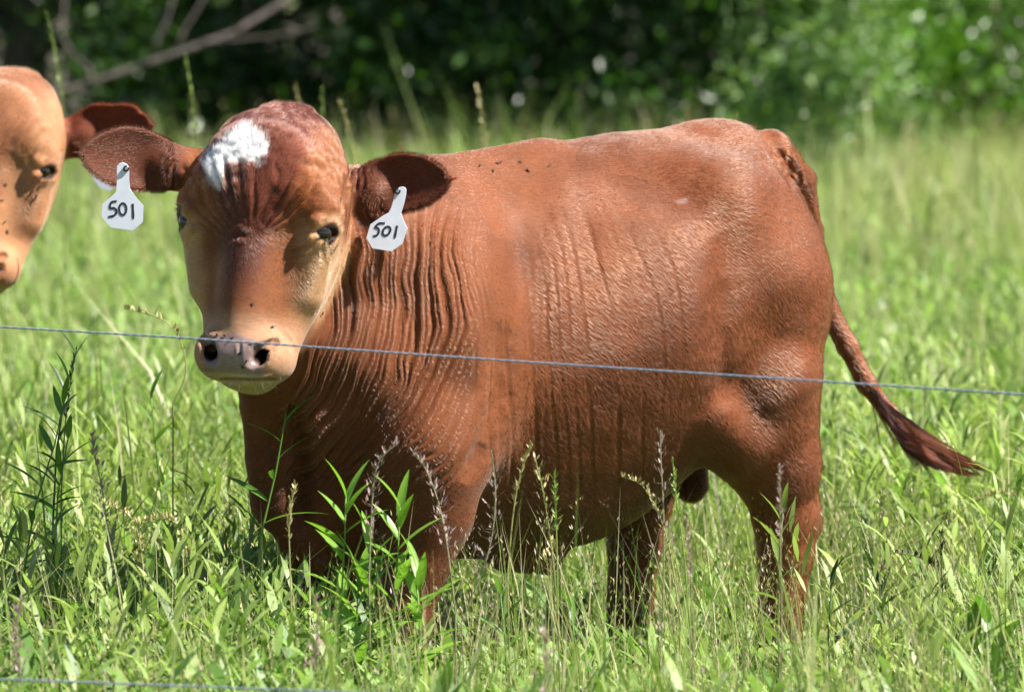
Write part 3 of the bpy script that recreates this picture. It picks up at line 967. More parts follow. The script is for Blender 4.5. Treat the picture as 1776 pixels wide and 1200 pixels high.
def dress(root, V, F, T, Nn, col, msk, fr, C, hx, ht, hn, hs, ears, n_hair, body_mesh_name='body'):
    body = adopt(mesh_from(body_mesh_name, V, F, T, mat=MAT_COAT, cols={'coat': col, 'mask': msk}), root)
    # eyes
    eyes = {}
    for s in (-1, 1):
        c = C + hs * (.1305 * s * hx + .007 * ht + .060 * hn)
        Ve, q4, q3 = uv_sphere(c, .0215 * hs)
        eyes[s] = adopt(mesh_from('eye', Ve, q4, q3, mat=MAT_EYE), root)
    # short coat
    px, py = PIX(V)
    vis = np.where((Nn[:, 1] < .25) | (Nn[:, 2] < -.3), 1.0, .25) * (V[:, 2] > .12) * (1 - msk[:, 0])
    q = head_local(V, C, hx, ht, hn, hs)
    vis = vis * np.where(np.linalg.norm(q, axis=1) < .36, 2.6, 1.0)
    eyed = np.minimum(np.linalg.norm(q - np.array([.142, .004, .058]), axis=1), np.linalg.norm(q - np.array([-.142, .004, .058]), axis=1))
    vis = vis * (eyed > .021) * np.where(px < -220, .12, 1)
    S_ = scatter(V, F, T, n_hair, rng, vis)
    r = S_(V); nn = S_(Nn); nn /= np.linalg.norm(nn, axis=1)[:, None]
    fl = fr.inv(r)                                     # hair lies in locks
    al = .75 * fl[:, 0] - .65 * fl[:, 2]; ac = .65 * fl[:, 0] + .75 * fl[:, 2]
    lock = noise3(np.stack([al * 22, ac * 150, fl[:, 1] * 90], 1), 151) + .6 * noise3(np.stack([al * 9, ac * 50, fl[:, 1] * 40], 1), 152)
    cc = S_(col); whitish = cc[:, 2] > .35
    cc = np.clip(cc * np.where(whitish, rng.uniform(.9, 1.1, n_hair), rng.uniform(.78, 1.24, n_hair) * (1 + .09 * lock))[:, None], 0, .92)
    qq = head_local(r, C, hx, ht, hn, hs)
    D = flow_dirs(r, nn, fr, C, hx, ht, hn, hs)
    f = fr.inv(r); hd = np.linalg.norm(qq, axis=1)
    ln = .012 + 0 * hd
    def blend(m, v):
        nonlocal ln
        ln = ln * (1 - m) + v * m
    blend(smooth(.50, .34, f[:, 0]) * smooth(.40, .50, f[:, 2]), .0068)                       # neck
    blend(smooth(.90, 1.0, f[:, 0]) * smooth(.80, .70, f[:, 2]), .013)
    blend(smooth(.40, .32, hd), .0085)
    blend(smooth(.40, .32, hd) * smooth(.13, .08, np.abs(qq[:, 0])) * smooth(.03, -.03, qq[:, 1]), .014)   # forehead
    blend(smooth(.40, .34, hd) * smooth(.06, .20, qq[:, 1]), .0045)                            # muzzle
    blend(smooth(.17, .20, np.abs(qq[:, 0])) * (np.abs(qq[:, 0]) < .4) * smooth(.08, .03, qq[:, 1]), .0075)  # ears
    onhead = np.linalg.norm(qq, axis=1) < .36
    cc = np.where(whitish[:, None], cc, cc * np.array([.74, .71, .72]))
    fur('coat_hair', r, D, nn, ln * 1.15, np.where(onhead, .00020, .00030), .22, cc, MAT_FUR, root)
    # fringe round the ear rims
    ear_fringe = .72 * srgb(140, 84, 56)
    for (base, tip, bdir, wid, th) in ears:
        a_ = np.asarray(tip) - np.asarray(base); L = np.linalg.norm(a_); a_ = a_ / L
        t_ = (V - base) @ a_ / L
        rad = V - base - np.outer(np.clip(t_, 0, 1) * L, a_)
        b_ = np.asarray(bdir, float); b_ = b_ - a_ * (b_ @ a_); b_ /= np.linalg.norm(b_)
        wgt = ((t_ > .15) & (t_ < 1.08) & (np.linalg.norm(rad, axis=1) < wid * 1.5)).astype(float)
        out_ = rad + np.outer((np.clip(t_, 0, 1.1) - .55) * .06, a_)
        out_ /= np.linalg.norm(out_, axis=1)[:, None] + 1e-9
        wgt = wgt * smooth(.35, .8, (Nn * out_).sum(1))
        S2 = scatter(V, F, T, 4200, rng, wgt)
        r2 = S2(V); n2 = S2(Nn); o2 = S2(out_)
        d2 = o2 + .9 * a_ * .6 - np.array([0, .15, 0]); d2 /= np.linalg.norm(d2, axis=1)[:, None]
        c2 = ear_fringe * rng.uniform(.6, 1.4, len(r2))[:, None]
        hv, htr, hc = strands(r2, d2, np.tile([0, -1., 0], (len(r2), 1)), .008, .0005, .1, np.clip(c2, 0, .9), rng, 2, .3)
        fo = adopt(mesh_from('ear_fringe', hv, None, htr, mat=MAT_HAIR, smooth_=False, cols={'coat': hc}), root)
        fo['kind'] = 'stuff'
    # lashes and whiskers
    H = lambda x, t, n: C + hs * ((x + SHEAR * max(t, 0)) * hx + t * (1 if t < .15 else TK) * ht + n * hn)
    for s in (-1, 1):
        k = 70
        u = rng.random(k)
        p = np.array([H(s * (.152 - .022 * a), -.014 - .004 * math.sin(a * 3.1), .036 + .046 * a) for a in u])
        d = np.array([s * hx * rng.uniform(.5, 1) + hn * rng.uniform(.1, .7) + ht * rng.uniform(-.1, .5) for a in u]); d /= np.linalg.norm(d, axis=1)[:, None]
        hv, htr, hc = strands(p, d, np.tile(hn, (k, 1)), .022 * hs, .0009, .1, np.tile(PAL['rim'], (k, 1)), rng, 3, .3, -.2)
        mesh_from('eyelash', hv, None, htr, mat=MAT_LASH, smooth_=False, parent=eyes[s])
    k = 70
    a = rng.random(k)
    p = np.array([H((.085 - .17 * x) * .9, .303 + .022 * math.sin(x * 3.14) + rng.uniform(-.012, .006), .07 + rng.uniform(-.03, .03)) for x in a])
    d = np.array([(.5 - x) * 1.3 * hx + ht * rng.uniform(.4, 1) + hn * rng.uniform(-.2, .5) for x in a]); d /= np.linalg.norm(d, axis=1)[:, None]
    hv, htr, hc = strands(p, d, np.tile(hn, (k, 1)), .018 * hs, .0005, .1, np.tile(PAL['white'], (k, 1)), rng, 3, .35, .1)
    w = adopt(mesh_from('whisker', hv, None, htr, mat=MAT_WHISK, smooth_=False), root); w['kind'] = 'stuff'
    return body

def sel_main(c):
    px, py = PIX(c)
    return (np.linalg.norm(c - C_MAIN, axis=1) < .36) | (px < 240) | ((px < 870) & (py < 900) & (c[:, 1] < 11.3)) | ((px > 1310) & (py < 360))

S_ = build_sdf(FR, C_MAIN, HX, HT, HN, EARS, 1.0, (TAIL, TAILR))
SF = build_sdf(FR, C_MAIN, HX, HT, HN, EARS, 1.0, (TAIL, TAILR), .0045)
V, F, T, Nn = make_body(S_, SF, (-.95, 10.25, -.02), (1.0, 12.1, 1.36), .0105, 1, sel_main)
hm = np.zeros(len(V)); hsel = np.linalg.norm(V - C_MAIN, axis=1) < .42
hm[hsel] = smooth(.028, .008, S_.head(V[hsel]))
V = V + Nn * sculpt(V, Nn, hm)[:, None]
Nn = vnormals(V, F, T)
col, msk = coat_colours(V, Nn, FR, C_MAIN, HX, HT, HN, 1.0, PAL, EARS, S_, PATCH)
bull = tag(empty('bull', FR.P(.65, 0, 0)), 'reddish brown young bull with white forehead patch standing side-on behind the wire', 'bull')
dress(bull, V, F, T, Nn, col, msk, FR, C_MAIN, HX, HT, HN, 1.0, EARS, 560000)

# tail switch: long hair on the last third of the tail
def tail_switch():
    path = np.array([W(1500, 662, 11.70), W(1522, 700, 11.69), W(1552, 738, 11.69), W(1600, 768, 11.68), W(1650, 790, 11.68), W(1712, 811, 11.67)])
    n = 7000
    segs = 7
    seg_s = np.linspace(0, 1, len(path))
    def at(q): return np.stack([np.interp(q, seg_s, path[:, i]) for i in range(3)], -1)
    nl = 95                                             # locks of hair
    ls = rng.random(nl) ** 1.1 * .72; lph = rng.random(nl) * 2 * math.pi
    lr = np.sqrt(rng.random(nl)); lend = np.minimum(1.02, ls + rng.uniform(.20, .48, nl)); lst = rng.random(nl) < .30
    ldr = rng.uniform(.3, 1.3, nl)
    li = rng.integers(0, nl, n)
    s = np.clip(ls[li] + rng.normal(0, .02, n), 0, .8); ph = lph[li] + rng.normal(0, .12, n)
    rad = np.interp(s, [0, .25, .5, .74], [.018, .042, .040, .022])
    off = np.stack([np.zeros(n), np.cos(ph), np.sin(ph)], 1); off[:, 0] = -.4 * off[:, 2]
    r0 = rad * np.clip(lr[li] + rng.normal(0, .06, n), 0, 1.1)
    end = lend[li] * rng.uniform(.93, 1.0, n); stray = lst[li]; dr = ldr[li]
    clump = rng.uniform(-1, 1, nl)[li]
    V = np.empty((n, 2 * segs + 1, 3))
    for k in range(segs + 1):
        f = k / segs
        q = s + (end - s) * f
        taper = np.interp(q, [0, .3, .6, .85, 1], [1, 1.5, 1.15, .55, .1])
        p = at(q) + off * (r0 * taper * (1 + .35 * clump * f))[:, None]
        p[:, 2] -= np.where(stray, .055 * f * f * (1.0 - s) * dr, .006 * f * f)
        p[:, 0] -= np.where(stray, .018 * f * f * (1.0 - s), 0)
        p += .004 * f * np.stack([noise3(np.stack([lph[li] * 3, q * 7, ls[li] * 9], 1), 70 + i) for i in range(3)], 1) * 2.2 + (rng.normal(0, .0018, (n, 3)) * (1 - .5 * f) if k == 0 else 0)
        w = .0008 * (1 - .7 * f)
        if k == segs: V[:, 2 * k] = p
        else:
            V[:, 2 * k] = p + np.array([.3, 0, -.9]) * w / 2; V[:, 2 * k + 1] = p - np.array([.3, 0, -.9]) * w / 2
    b = np.arange(n) * (2 * segs + 1); Tt = []
    for k in range(segs - 1):
        Tt.append(np.stack([b + 2 * k, b + 2 * k + 1, b + 2 * k + 3], 1)); Tt.append(np.stack([b + 2 * k, b + 2 * k + 3, b + 2 * k + 2], 1))
    Tt.append(np.stack([b + 2 * segs - 2, b + 2 * segs - 1, b + 2 * segs], 1))
    c = .72 * np.where((s < .45)[:, None], srgb(92, 46, 42), srgb(128, 66, 36)) * (rng.uniform(.6, 1.5, nl)[li] * rng.uniform(.7, 1.3, n))[:, None]
    o = adopt(mesh_from('tail_switch', V.reshape(-1, 3), None, np.concatenate(Tt), mat=MAT_HAIR, smooth_=False, cols={'coat': np.repeat(c, 2 * segs + 1, 0)}), bull)
    o['kind'] = 'stuff'
tail_switch()

# stray long hairs along the rump
def stray():
    spots = [(1196, 220, -6, -34, 7), (1170, 222, -4, -18, 5), (1222, 222, 8, -16, 6), (1276, 216, -4, -22, 6), (1305, 218, -26, -8, 7), (1366, 246, -6, -14, 5), (1388, 268, -2, -24, 5), (698, 268, -12, -30, 4), (745, 275, -6, -22, 2)]
    P = []; D = []; L = []
    for (x, y, dx, dy, k) in spots:
        Yd = 11.55 if x > 1000 else 11.0
        for i in range(k):
            a = W(x + rng.uniform(-9, 9), y + 3, Yd); b = W(x + dx + rng.uniform(-9, 9), y + dy + rng.uniform(-4, 4), Yd)
            P.append(a); d = b - a; L.append(np.linalg.norm(d) * rng.uniform(.5, 1.1)); D.append(d / np.linalg.norm(d))
    P = np.array(P); D = np.array(D)
    hv, htr, hc = strands(P, D, np.tile([0, -1., 0], (len(P), 1)), np.array(L), .0009, .05, np.tile(srgb(150, 80, 45), (len(P), 1)), rng, 4, .5)
    o = adopt(mesh_from('stray_hair', hv, None, htr, mat=MAT_HAIR, smooth_=False, cols={'coat': hc}), bull)
    o['kind'] = 'stuff'
stray()

# ------------------------------------------------------------------ second animal, its head at the left edge
HS2 = .92
Y2 = 12.5
C2 = W(-4, 292, Y2)
HX2, HT2, HN2 = head_axes(R(14), R(15), R(5))
_d = C_MAIN - FR.O
FR2 = Frame((C2[0] + _d[0] - .46, C2[1] - _d[1] + .02), -1)
SHIFT2 = (-.16, .04, .03)
EARS2 = [(C2 + HS2 * (-.155 * HX2 - .10 * HT2 - .06 * HN2), W(-262, 215, Y2 + .05), (0.10, 0.1, 1), .060, .008),
         (W(112, 242, Y2 + .10), W(263, 218, Y2 + .04), (-.05, .1, 1), .066, .008)]
PAL2 = dict({k: v / .72 for k, v in PAL.items()}, coat=srgb(148, 94, 60), coat2=srgb(130, 80, 50), face=srgb(172, 124, 88), mask=srgb(146, 96, 66), cheek=srgb(188, 132, 92), muzzle=srgb(188, 130, 94), ear_out=srgb(128, 66, 36), ear_in=srgb(104, 48, 28))
PAL2 = {k: v * .72 for k, v in PAL2.items()}
tail2 = ([FR2.P(1.2, 0, 1.15), FR2.P(1.27, 0, 1.08), FR2.P(1.29, 0, .9), FR2.P(1.29, 0, .6)], [.05, .032, .022, .018])
S2_ = build_sdf(FR2, C2, HX2, HT2, HN2, EARS2, HS2, tail2, 0, SHIFT2)
SF2 = build_sdf(FR2, C2, HX2, HT2, HN2, EARS2, HS2, tail2, .010, SHIFT2)
def sel2(c):
    px, py = PIX(c)
    return (px > -60) & (px < 300) & (py < 560)
lo = np.array([C2[0] - 2.0, C2[1] - .55, -.02]); hi = np.array([C2[0] + .48, C2[1] + 1.35, 1.42])
V2, F2, T2, N2_ = make_body(S2_, SF2, lo, hi, .0195, 1, sel2)
px, py = PIX(V2)
d2 = np.zeros(len(V2))
for pts, mm, w in [([(38, 262), (48, 236), (62, 216)], 2, 6), ([(50, 275), (60, 250), (74, 232)], 2.6, 6), ([(20, 250), (32, 226), (46, 205)], 1.6, 6), ([(48, 332), (60, 320), (74, 308)], 3, 4)]:
    e = seg_dist(px, py, pts)
    d2 += mm / 1000 * (-np.exp(-(e / w) ** 2) + .5 * np.exp(-((e - 2 * w) / (.9 * w)) ** 2)) * (e < 5 * w) * (N2_[:, 1] < .3)
V2 = V2 + N2_ * (d2 + .0015 * noise3(V2 * 25, 88))[:, None]
col2, msk2 = coat_colours(V2, N2_, FR2, C2, HX2, HT2, HN2, HS2, PAL2, EARS2, S2_)
cow = tag(empty('cow', FR2.P(.65, 0, 0)), 'orange tan cow at the left edge with only its head in view', 'cow')
dress(cow, V2, F2, T2, N2_, col2, msk2, FR2, C2, HX2, HT2, HN2, HS2, EARS2, 90000)
# ------------------------------------------------------------------ ground
def leaf_material(name, trans=.45, rough=.42, spec=.35, tcol=(1.2, 1.3, .85)):
    m, nt, o = new_mat(name)
    L = nt.links.new
    at = N(nt, 'Attribute', attribute_name='leaf')
    b = N(nt, 'BsdfPrincipled', Roughness=rough)
    b.inputs['Specular IOR Level'].default_value = spec
    L(at.outputs['Color'], b.inputs['Base Color'])
    t = N(nt, 'BsdfTranslucent')
    mx = N(nt, 'Mix', data_type='RGBA', blend_type='MULTIPLY'); mx.inputs[0].default_value = 1
    L(at.outputs['Color'], mx.inputs[6]); mx.inputs[7].default_value = (*tcol, 1)
    L(mx.outputs[2], t.inputs['Color'])
    ms = N(nt, 'MixShader'); ms.inputs[0].default_value = trans
    L(b.outputs[0], ms.inputs[1]); L(t.outputs[0], ms.inputs[2]); L(ms.outputs[0], o.inputs[0])
    return m

def ground_material(name, c1, c2, scale):
    m, nt, o = new_mat(name)
    L = nt.links.new
    tc = N(nt, 'TexCoord'); a = N(nt, 'TexNoise', Scale=scale, Detail=8.0, Roughness=.65)
    L(tc.outputs['Object'], a.inputs['Vector'])
    r = N(nt, 'ValToRGB'); r.color_ramp.elements[0].position = .35; r.color_ramp.elements[1].position = .68
    r.color_ramp.elements[0].color = (*c1, 1); r.color_ramp.elements[1].color = (*c2, 1)
    L(a.outputs['Fac'], r.inputs[0])
    b = N(nt, 'BsdfPrincipled', Roughness=.95); L(r.outputs[0], b.inputs['Base Color'])
    bp = N(nt, 'Bump', Strength=.7, Distance=.03); L(a.outputs['Fac'], bp.inputs['Height']); L(bp.outputs[0], b.inputs['Normal'])
    L(b.outputs[0], o.inputs[0])
    return m

MAT_GRASS = leaf_material('grass_blade', .42, .46, .4)
MAT_LEAF = leaf_material('weed_leaf', .42, .42, .5)
MAT_TREE = leaf_material('tree_leaf', .40, .35, .5, (1.15, 1.35, .5))
MAT_SOIL = ground_material('meadow_soil', srgb(58, 62, 30), srgb(96, 104, 48), 14)
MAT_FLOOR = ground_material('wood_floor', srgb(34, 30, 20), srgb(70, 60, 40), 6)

def sheet(name, x0, x1, y0, y1, z, mat, n=40, amp=.0, seed=1):
    xs = np.linspace(x0, x1, n); ys = np.linspace(y0, y1, n)
    X, Y = np.meshgrid(xs, ys, indexing='ij')
    P = np.stack([X.ravel(), Y.ravel(), np.full(X.size, z)], 1)
    P[:, 2] += amp * noise3(np.stack([P[:, 0] * .5, P[:, 1] * .5, 0 * P[:, 0]], 1), seed)
    i = np.arange(n * n).reshape(n, n)
    Fq = np.stack([i[:-1, :-1], i[1:, :-1], i[1:, 1:], i[:-1, 1:]], -1).reshape(-1, 4)
    return tag(mesh_from(name, P, Fq, mat=mat), kind='structure')
sheet('ground', -250, 250, -60, 420, 0, MAT_SOIL, 60)
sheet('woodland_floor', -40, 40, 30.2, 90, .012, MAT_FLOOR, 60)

# ------------------------------------------------------------------ grass: nobody could count it
def blades(x, y, h, w, lean, az, bend, col, segs=3, tipcol=1.15, z0=None):
    """ribbons that rise, lean and bend over; returns verts, quads, tris, colours"""
    n = len(x)
    d = np.stack([np.cos(az), np.sin(az), np.zeros(n)], 1)
    s = np.stack([-np.sin(az), np.cos(az), np.zeros(n)], 1)
    tw = rng.uniform(-1.2, 1.2, n)                       # faces turn every way
    s = s * np.cos(tw)[:, None] + d * np.sin(tw)[:, None] * .9 + np.array([0, 0, 1.]) * (np.sin(tw) * .25)[:, None]
    p = np.stack([x, y, np.zeros(n) if z0 is None else z0], 1)
    ang = lean.copy()
    V = np.empty((n, 2 * segs + 1, 3)); C = np.empty((n, 2 * segs + 1, 3))
    for k in range(segs):
        f = k / segs
        ww = w * (1 - .35 * f) if k else w * .8
        V[:, 2 * k] = p - s * ww[:, None] / 2; V[:, 2 * k + 1] = p + s * ww[:, None] / 2
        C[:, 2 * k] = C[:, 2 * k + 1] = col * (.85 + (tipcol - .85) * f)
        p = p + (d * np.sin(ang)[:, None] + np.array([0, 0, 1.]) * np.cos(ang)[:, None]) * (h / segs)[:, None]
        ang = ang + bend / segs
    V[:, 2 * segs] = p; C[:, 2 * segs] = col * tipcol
    b = np.arange(n) * (2 * segs + 1)
    Q = np.concatenate([np.stack([b + 2 * k, b + 2 * k + 1, b + 2 * k + 3, b + 2 * k + 2], 1) for k in range(segs - 1)])
    T = np.stack([b + 2 * segs - 2, b + 2 * segs - 1, b + 2 * segs], 1)
    return V.reshape(-1, 3), Q, T, C.reshape(-1, 3)

class Pile:
    def __init__(self): self.V = []; self.Q = []; self.T = []; self.C = []; self.n = 0
    def add(self, V, Q, T, C):
        if Q is not None and len(Q): self.Q.append(np.asarray(Q) + self.n)
        if T is not None and len(T): self.T.append(np.asarray(T) + self.n)
        self.V.append(V); self.C.append(C); self.n += len(V)
    def build(self, name, mat, smooth_=True):
        return mesh_from(name, np.concatenate(self.V), np.concatenate(self.Q) if self.Q else None, np.concatenate(self.T) if self.T else None,
                         mat=mat, smooth_=smooth_, cols={'leaf': np.clip(np.concatenate(self.C), 0, 1)})

G1, G2, G3, G4, DRY = srgb(132, 154, 70), srgb(162, 182, 100), srgb(102, 132, 56), srgb(186, 194, 130), srgb(216, 206, 168)
def grass_cols(n, x, y, dry=.06):
    k = noise3(np.stack([x * 1.7, y * 1.1, 0 * x], 1), 101)[:, None] * .5 + .5
    c = G1 * (1 - k) + G2 * k
    r = rng.random(n)[:, None]
    c = np.where(r < .22, G3, c); c = np.where(r > .86, G4, c); c = np.where(rng.random(n)[:, None] < dry, DRY, c)
    return .75 * c * rng.uniform(.75, 1.2, n)[:, None]

def field(n, y0, y1, margin, power=1.0):
    y = y0 + (y1 - y0) * rng.random(n) ** power
    x = (rng.random(n) * 2 - 1) * (.092 * y + margin)
    return x, y

def outer(n, y0, y1, margin, band):
    y = y0 + (y1 - y0) * rng.random(n)
    return np.where(rng.random(n) < .5, -1, 1) * (.092 * y + margin + band * rng.random(n)), y

pile = Pile()
def sow(n, y0, y1, margin, hmul, wmul, segs=3, band=0):
    x, y = field(n, y0, y1, margin) if not band else outer(n, y0, y1, margin, band)
    patch = noise3(np.stack([x * .9, y * .7, 0 * x], 1), 111)
    h = rng.gamma(9, 1 / 9, n) * .33 * hmul * (1 + .35 * patch) * (1 - .42 * smooth(9.4, 10.2, y) * smooth(12.3, 11.7, y) * smooth(-.35, -.05, x) * smooth(.95, .75, x))
    w = rng.uniform(.003, .0065, n) * wmul
    br = rng.random(n) < .16; w[br] *= 1.7
    az = rng.random(n) * 2 * math.pi
    lean = np.abs(rng.normal(0, .22, n)); bend = np.abs(rng.normal(.35, .5, n))
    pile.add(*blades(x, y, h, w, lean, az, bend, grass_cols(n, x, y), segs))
sow(31000, 9.15, 13.2, .55, 1.0, 1.0, 4)
sow(26000, 13.2, 21, .6, 1.05, 1.5)
sow(24000, 21, 31.5, .8, 1.1, 2.4, 2)

def stalks(n, y0, y1, margin, hlo, hhi, wm=1.0):
    """tall thin culms, green and straw, standing above the sward"""
    x, y = field(n, y0, y1, margin)
    c = grass_cols(n, x, y, .45)
    pile.add(*blades(x, y, rng.uniform(hlo, hhi, n), rng.uniform(.0016, .0034, n) * wm, np.abs(rng.normal(0, .2, n)), rng.random(n) * 6.28, rng.uniform(0, .7, n), c, 4))
stalks(2600, 9.3, 13.2, .5, .36, .60)
stalks(3200, 13.2, 21, .6, .42, .70, 1.6)
stalks(2200, 21, 31, .8, .45, .80, 2.6)
sow(20000, 8.0, 31, .5, 1.05, 1.8, 3, 3.0)

# leafy weeds mixed through the sward: stem with lance leaves up it
def weeds(n, y0, y1, margin, hm, lm, nl, band=0):
    x, y = field(n, y0, y1, margin) if not band else outer(n, y0, y1, margin, band)
    put = leaf_blades if y1 < 14 and not band else chips
    clump = noise3(np.stack([x * 1.3, y * .8, 0 * x], 1), 121)
    keep = clump > rng.uniform(-.8, .5, n)
    x, y = x[keep], y[keep]; n = len(x)
    h = rng.uniform(.20, .42, n) * hm * (1 - .40 * smooth(9.4, 10.2, y) * smooth(12.3, 11.7, y) * smooth(-.35, -.05, x) * smooth(.95, .75, x))
    laz = rng.random(n) * 6.28; ln = np.abs(rng.normal(0, .15, n))
    base = grass_cols(n, x, y, .0) * np.array([.86, 1.0, .95])
    pile.add(*blades(x, y, h, np.full(n, .004 * lm), ln, laz, np.full(n, .1), base * .9, 2))
    for k in range(nl):
        f = .25 + .75 * (k + .5) / nl
        az = laz * 0 + rng.random(n) * 6.28
        px_ = x + np.cos(laz) * np.sin(ln) * h * f; py_ = y + np.sin(laz) * np.sin(ln) * h * f
        L_ = rng.uniform(.05, .115, n) * lm * (1.15 - .4 * f); w = L_ * rng.uniform(.12, .22, n)
        pile.add(*put(px_, py_, h * f * np.cos(ln), L_, w, rng.uniform(.35, 1.1, n), az, rng.uniform(.2, .9, n), base * rng.uniform(.8, 1.25, n)[:, None]))

def chips(x, y, z, L_, w, lean, az, bend, col):
    """small pointed leaf or spikelet of two triangles, a little folded"""
    n = len(x)
    d = np.stack([np.cos(az), np.sin(az), np.zeros(n)], 1); s = np.stack([-np.sin(az), np.cos(az), rng.uniform(-.4, .4, n)], 1)
    u = d * np.sin(lean)[:, None] + np.array([0, 0, 1.]) * np.cos(lean)[:, None]
    a2 = lean + bend * .7
    u2 = d * np.sin(a2)[:, None] + np.array([0, 0, 1.]) * np.cos(a2)[:, None]
    p = np.stack([x, y, z], 1); m = p + u * (L_ * .5)[:, None]
    V = np.stack([p, m + s * (w / 2)[:, None], m + u2 * (L_ * .5)[:, None], m - s * (w / 2)[:, None]], 1)
    b = np.arange(n) * 4
    T = np.concatenate([np.stack([b, b + 1, b + 3], 1), np.stack([b + 1, b + 2, b + 3], 1)])
    return V.reshape(-1, 3), None, T, np.repeat(col, 4, 0)

def leaf_blades(x, y, z, L_, w, lean, az, bend, col):
    """lance leaf: narrow at both ends"""
    n = len(x)
    d = np.stack([np.cos(az), np.sin(az), np.zeros(n)], 1); s = np.stack([-np.sin(az), np.cos(az), np.zeros(n)], 1)
    s[:, 2] = rng.uniform(-.4, .4, n)
    p = np.stack([x, y, z], 1); ang = lean.copy()
    prof = (.25, 1.0, .8)
    V = np.empty((n, 7, 3))
    for k in range(3):
        V[:, 2 * k] = p - s * (w * prof[k] / 2)[:, None]; V[:, 2 * k + 1] = p + s * (w * prof[k] / 2)[:, None]
        p = p + (d * np.sin(ang)[:, None] + np.array([0, 0, 1.]) * np.cos(ang)[:, None]) * (L_ / 3)[:, None]
        ang = ang + bend / 3
    V[:, 6] = p
    b = np.arange(n) * 7
    Q = np.concatenate([np.stack([b + 2 * k, b + 2 * k + 1, b + 2 * k + 3, b + 2 * k + 2], 1) for k in range(2)])
    T = np.stack([b + 4, b + 5, b + 6], 1)
    return V.reshape(-1, 3), Q, T, np.repeat(col, 7, 0)
weeds(8200, 9.2, 13.2, .5, 1.0, 1.25, 10)
weeds(9500, 13.0, 20, .6, 1.15, 1.35, 10)
weeds(4500, 20, 30, .8, 1.15, 1.7, 8)
weeds(3500, 8.5, 30, .5, 1.1, 1.5, 8, 3.0)

# seed heads too many to count: thin stems with loose pale or purplish spikelets
def seeds(n, y0, y1, margin, hlo, hhi, lm=1.0):
    x, y = field(n, y0, y1, margin)
    h = rng.uniform(hlo, hhi, n)
    az = rng.random(n) * 6.28; lean = np.abs(rng.normal(0, .16, n)); bend = rng.uniform(.0, .5, n)
    tone = rng.random(n)[:, None]
    c = .75 * np.where(tone < .55, srgb(196, 186, 130), np.where(tone < .8, srgb(178, 158, 146), srgb(150, 170, 88)))
    pile.add(*blades(x, y, h, np.full(n, .0016 * lm), lean, az, bend, c * .95, 3, 1.0))
    d = np.stack([np.cos(az), np.sin(az), 0 * az], 1)
    # path of the stem, to hang the spikelets on
    P3 = []; p = np.stack([x, y, 0 * x], 1); a = lean.copy()
    for k in range(3):
        P3.append(p.copy()); p = p + (d * np.sin(a)[:, None] + np.array([0, 0, 1.]) * np.cos(a)[:, None]) * (h / 3)[:, None]; a = a + bend / 3
    P3.append(p)
    for k in range(14):
        f = rng.uniform(.72, 1.0, n)
        q = P3[2] + (P3[3] - P3[2]) * ((f - .667) * 3)[:, None]
        sp = (1.0 - f) * .10 + .006
        ph = rng.random(n) * 6.28
        q = q + np.stack([np.cos(ph) * sp, np.sin(ph) * sp, rng.uniform(-.2, .5, n) * sp], 1)
        m = len(q)
        pile.add(*chips(q[:, 0], q[:, 1], q[:, 2], rng.uniform(.008, .015, n) * lm, np.full(n, .0026 * lm), rng.uniform(.1, 1.0, n), ph, np.zeros(n), c * rng.uniform(.8, 1.2, n)[:, None]))
seeds(1700, 8.8, 13, .5, .34, .58)
seeds(1200, 13, 20, .6, .38, .64, 1.2)
seeds(1000, 20, 31, .8, .42, .75, 1.8)
def tall_weeds(n, x0, x1, y0, y1):
    x = rng.uniform(x0, x1, n); y = rng.uniform(y0, y1, n)
    h = rng.uniform(.40, .60, n); laz = rng.random(n) * 6.28; ln = np.abs(rng.normal(0, .12, n))
    base = grass_cols(n, x, y, 0)
    pile.add(*blades(x, y, h, np.full(n, .004), ln, laz, np.full(n, .1), base * .9, 3))
    for k in range(14):
        f = .3 + .7 * (k + .5) / 14
        L_ = rng.uniform(.07, .12, n) * (1.2 - .5 * f)
        pile.add(*leaf_blades(x + np.cos(laz) * np.sin(ln) * h * f, y + np.sin(laz) * np.sin(ln) * h * f, h * f * np.cos(ln), L_, L_ * .14, rng.uniform(.3, 1.0, n), rng.random(n) * 6.28, rng.uniform(.2, .8, n), base * rng.uniform(.8, 1.25, n)[:, None]))
tall_weeds(70, -1.15, -.42, 9.6, 11.2)
tall_weeds(60, .62, 1.25, 9.6, 11.4)
tall_weeds(260, -1.5, -.45, 11.4, 14)
tall_weeds(260, .75, 1.7, 11.8, 14.5)
def pale_strip(n):
    y = rng.uniform(21, 30.5, n); x = pxx_(rng.uniform(1380, 1900, n), y)
    c = .72 * np.where(rng.random(n)[:, None] < .6, srgb(196, 190, 140), srgb(170, 180, 112)) * rng.uniform(.8, 1.15, n)[:, None]
    pile.add(*blades(x, y, rng.uniform(.3, .62, n), rng.uniform(.004, .010, n), np.abs(rng.normal(0, .2, n)), rng.random(n) * 6.28, rng.uniform(0, .6, n), c, 2))
def pxx_(px, Y): return (px - 888) / FPX * Y
pale_strip(5000)
tag(pile.build('meadow_grass', MAT_GRASS), 'tall bright green meadow grass and weeds around the animals', 'grass', kind='stuff')
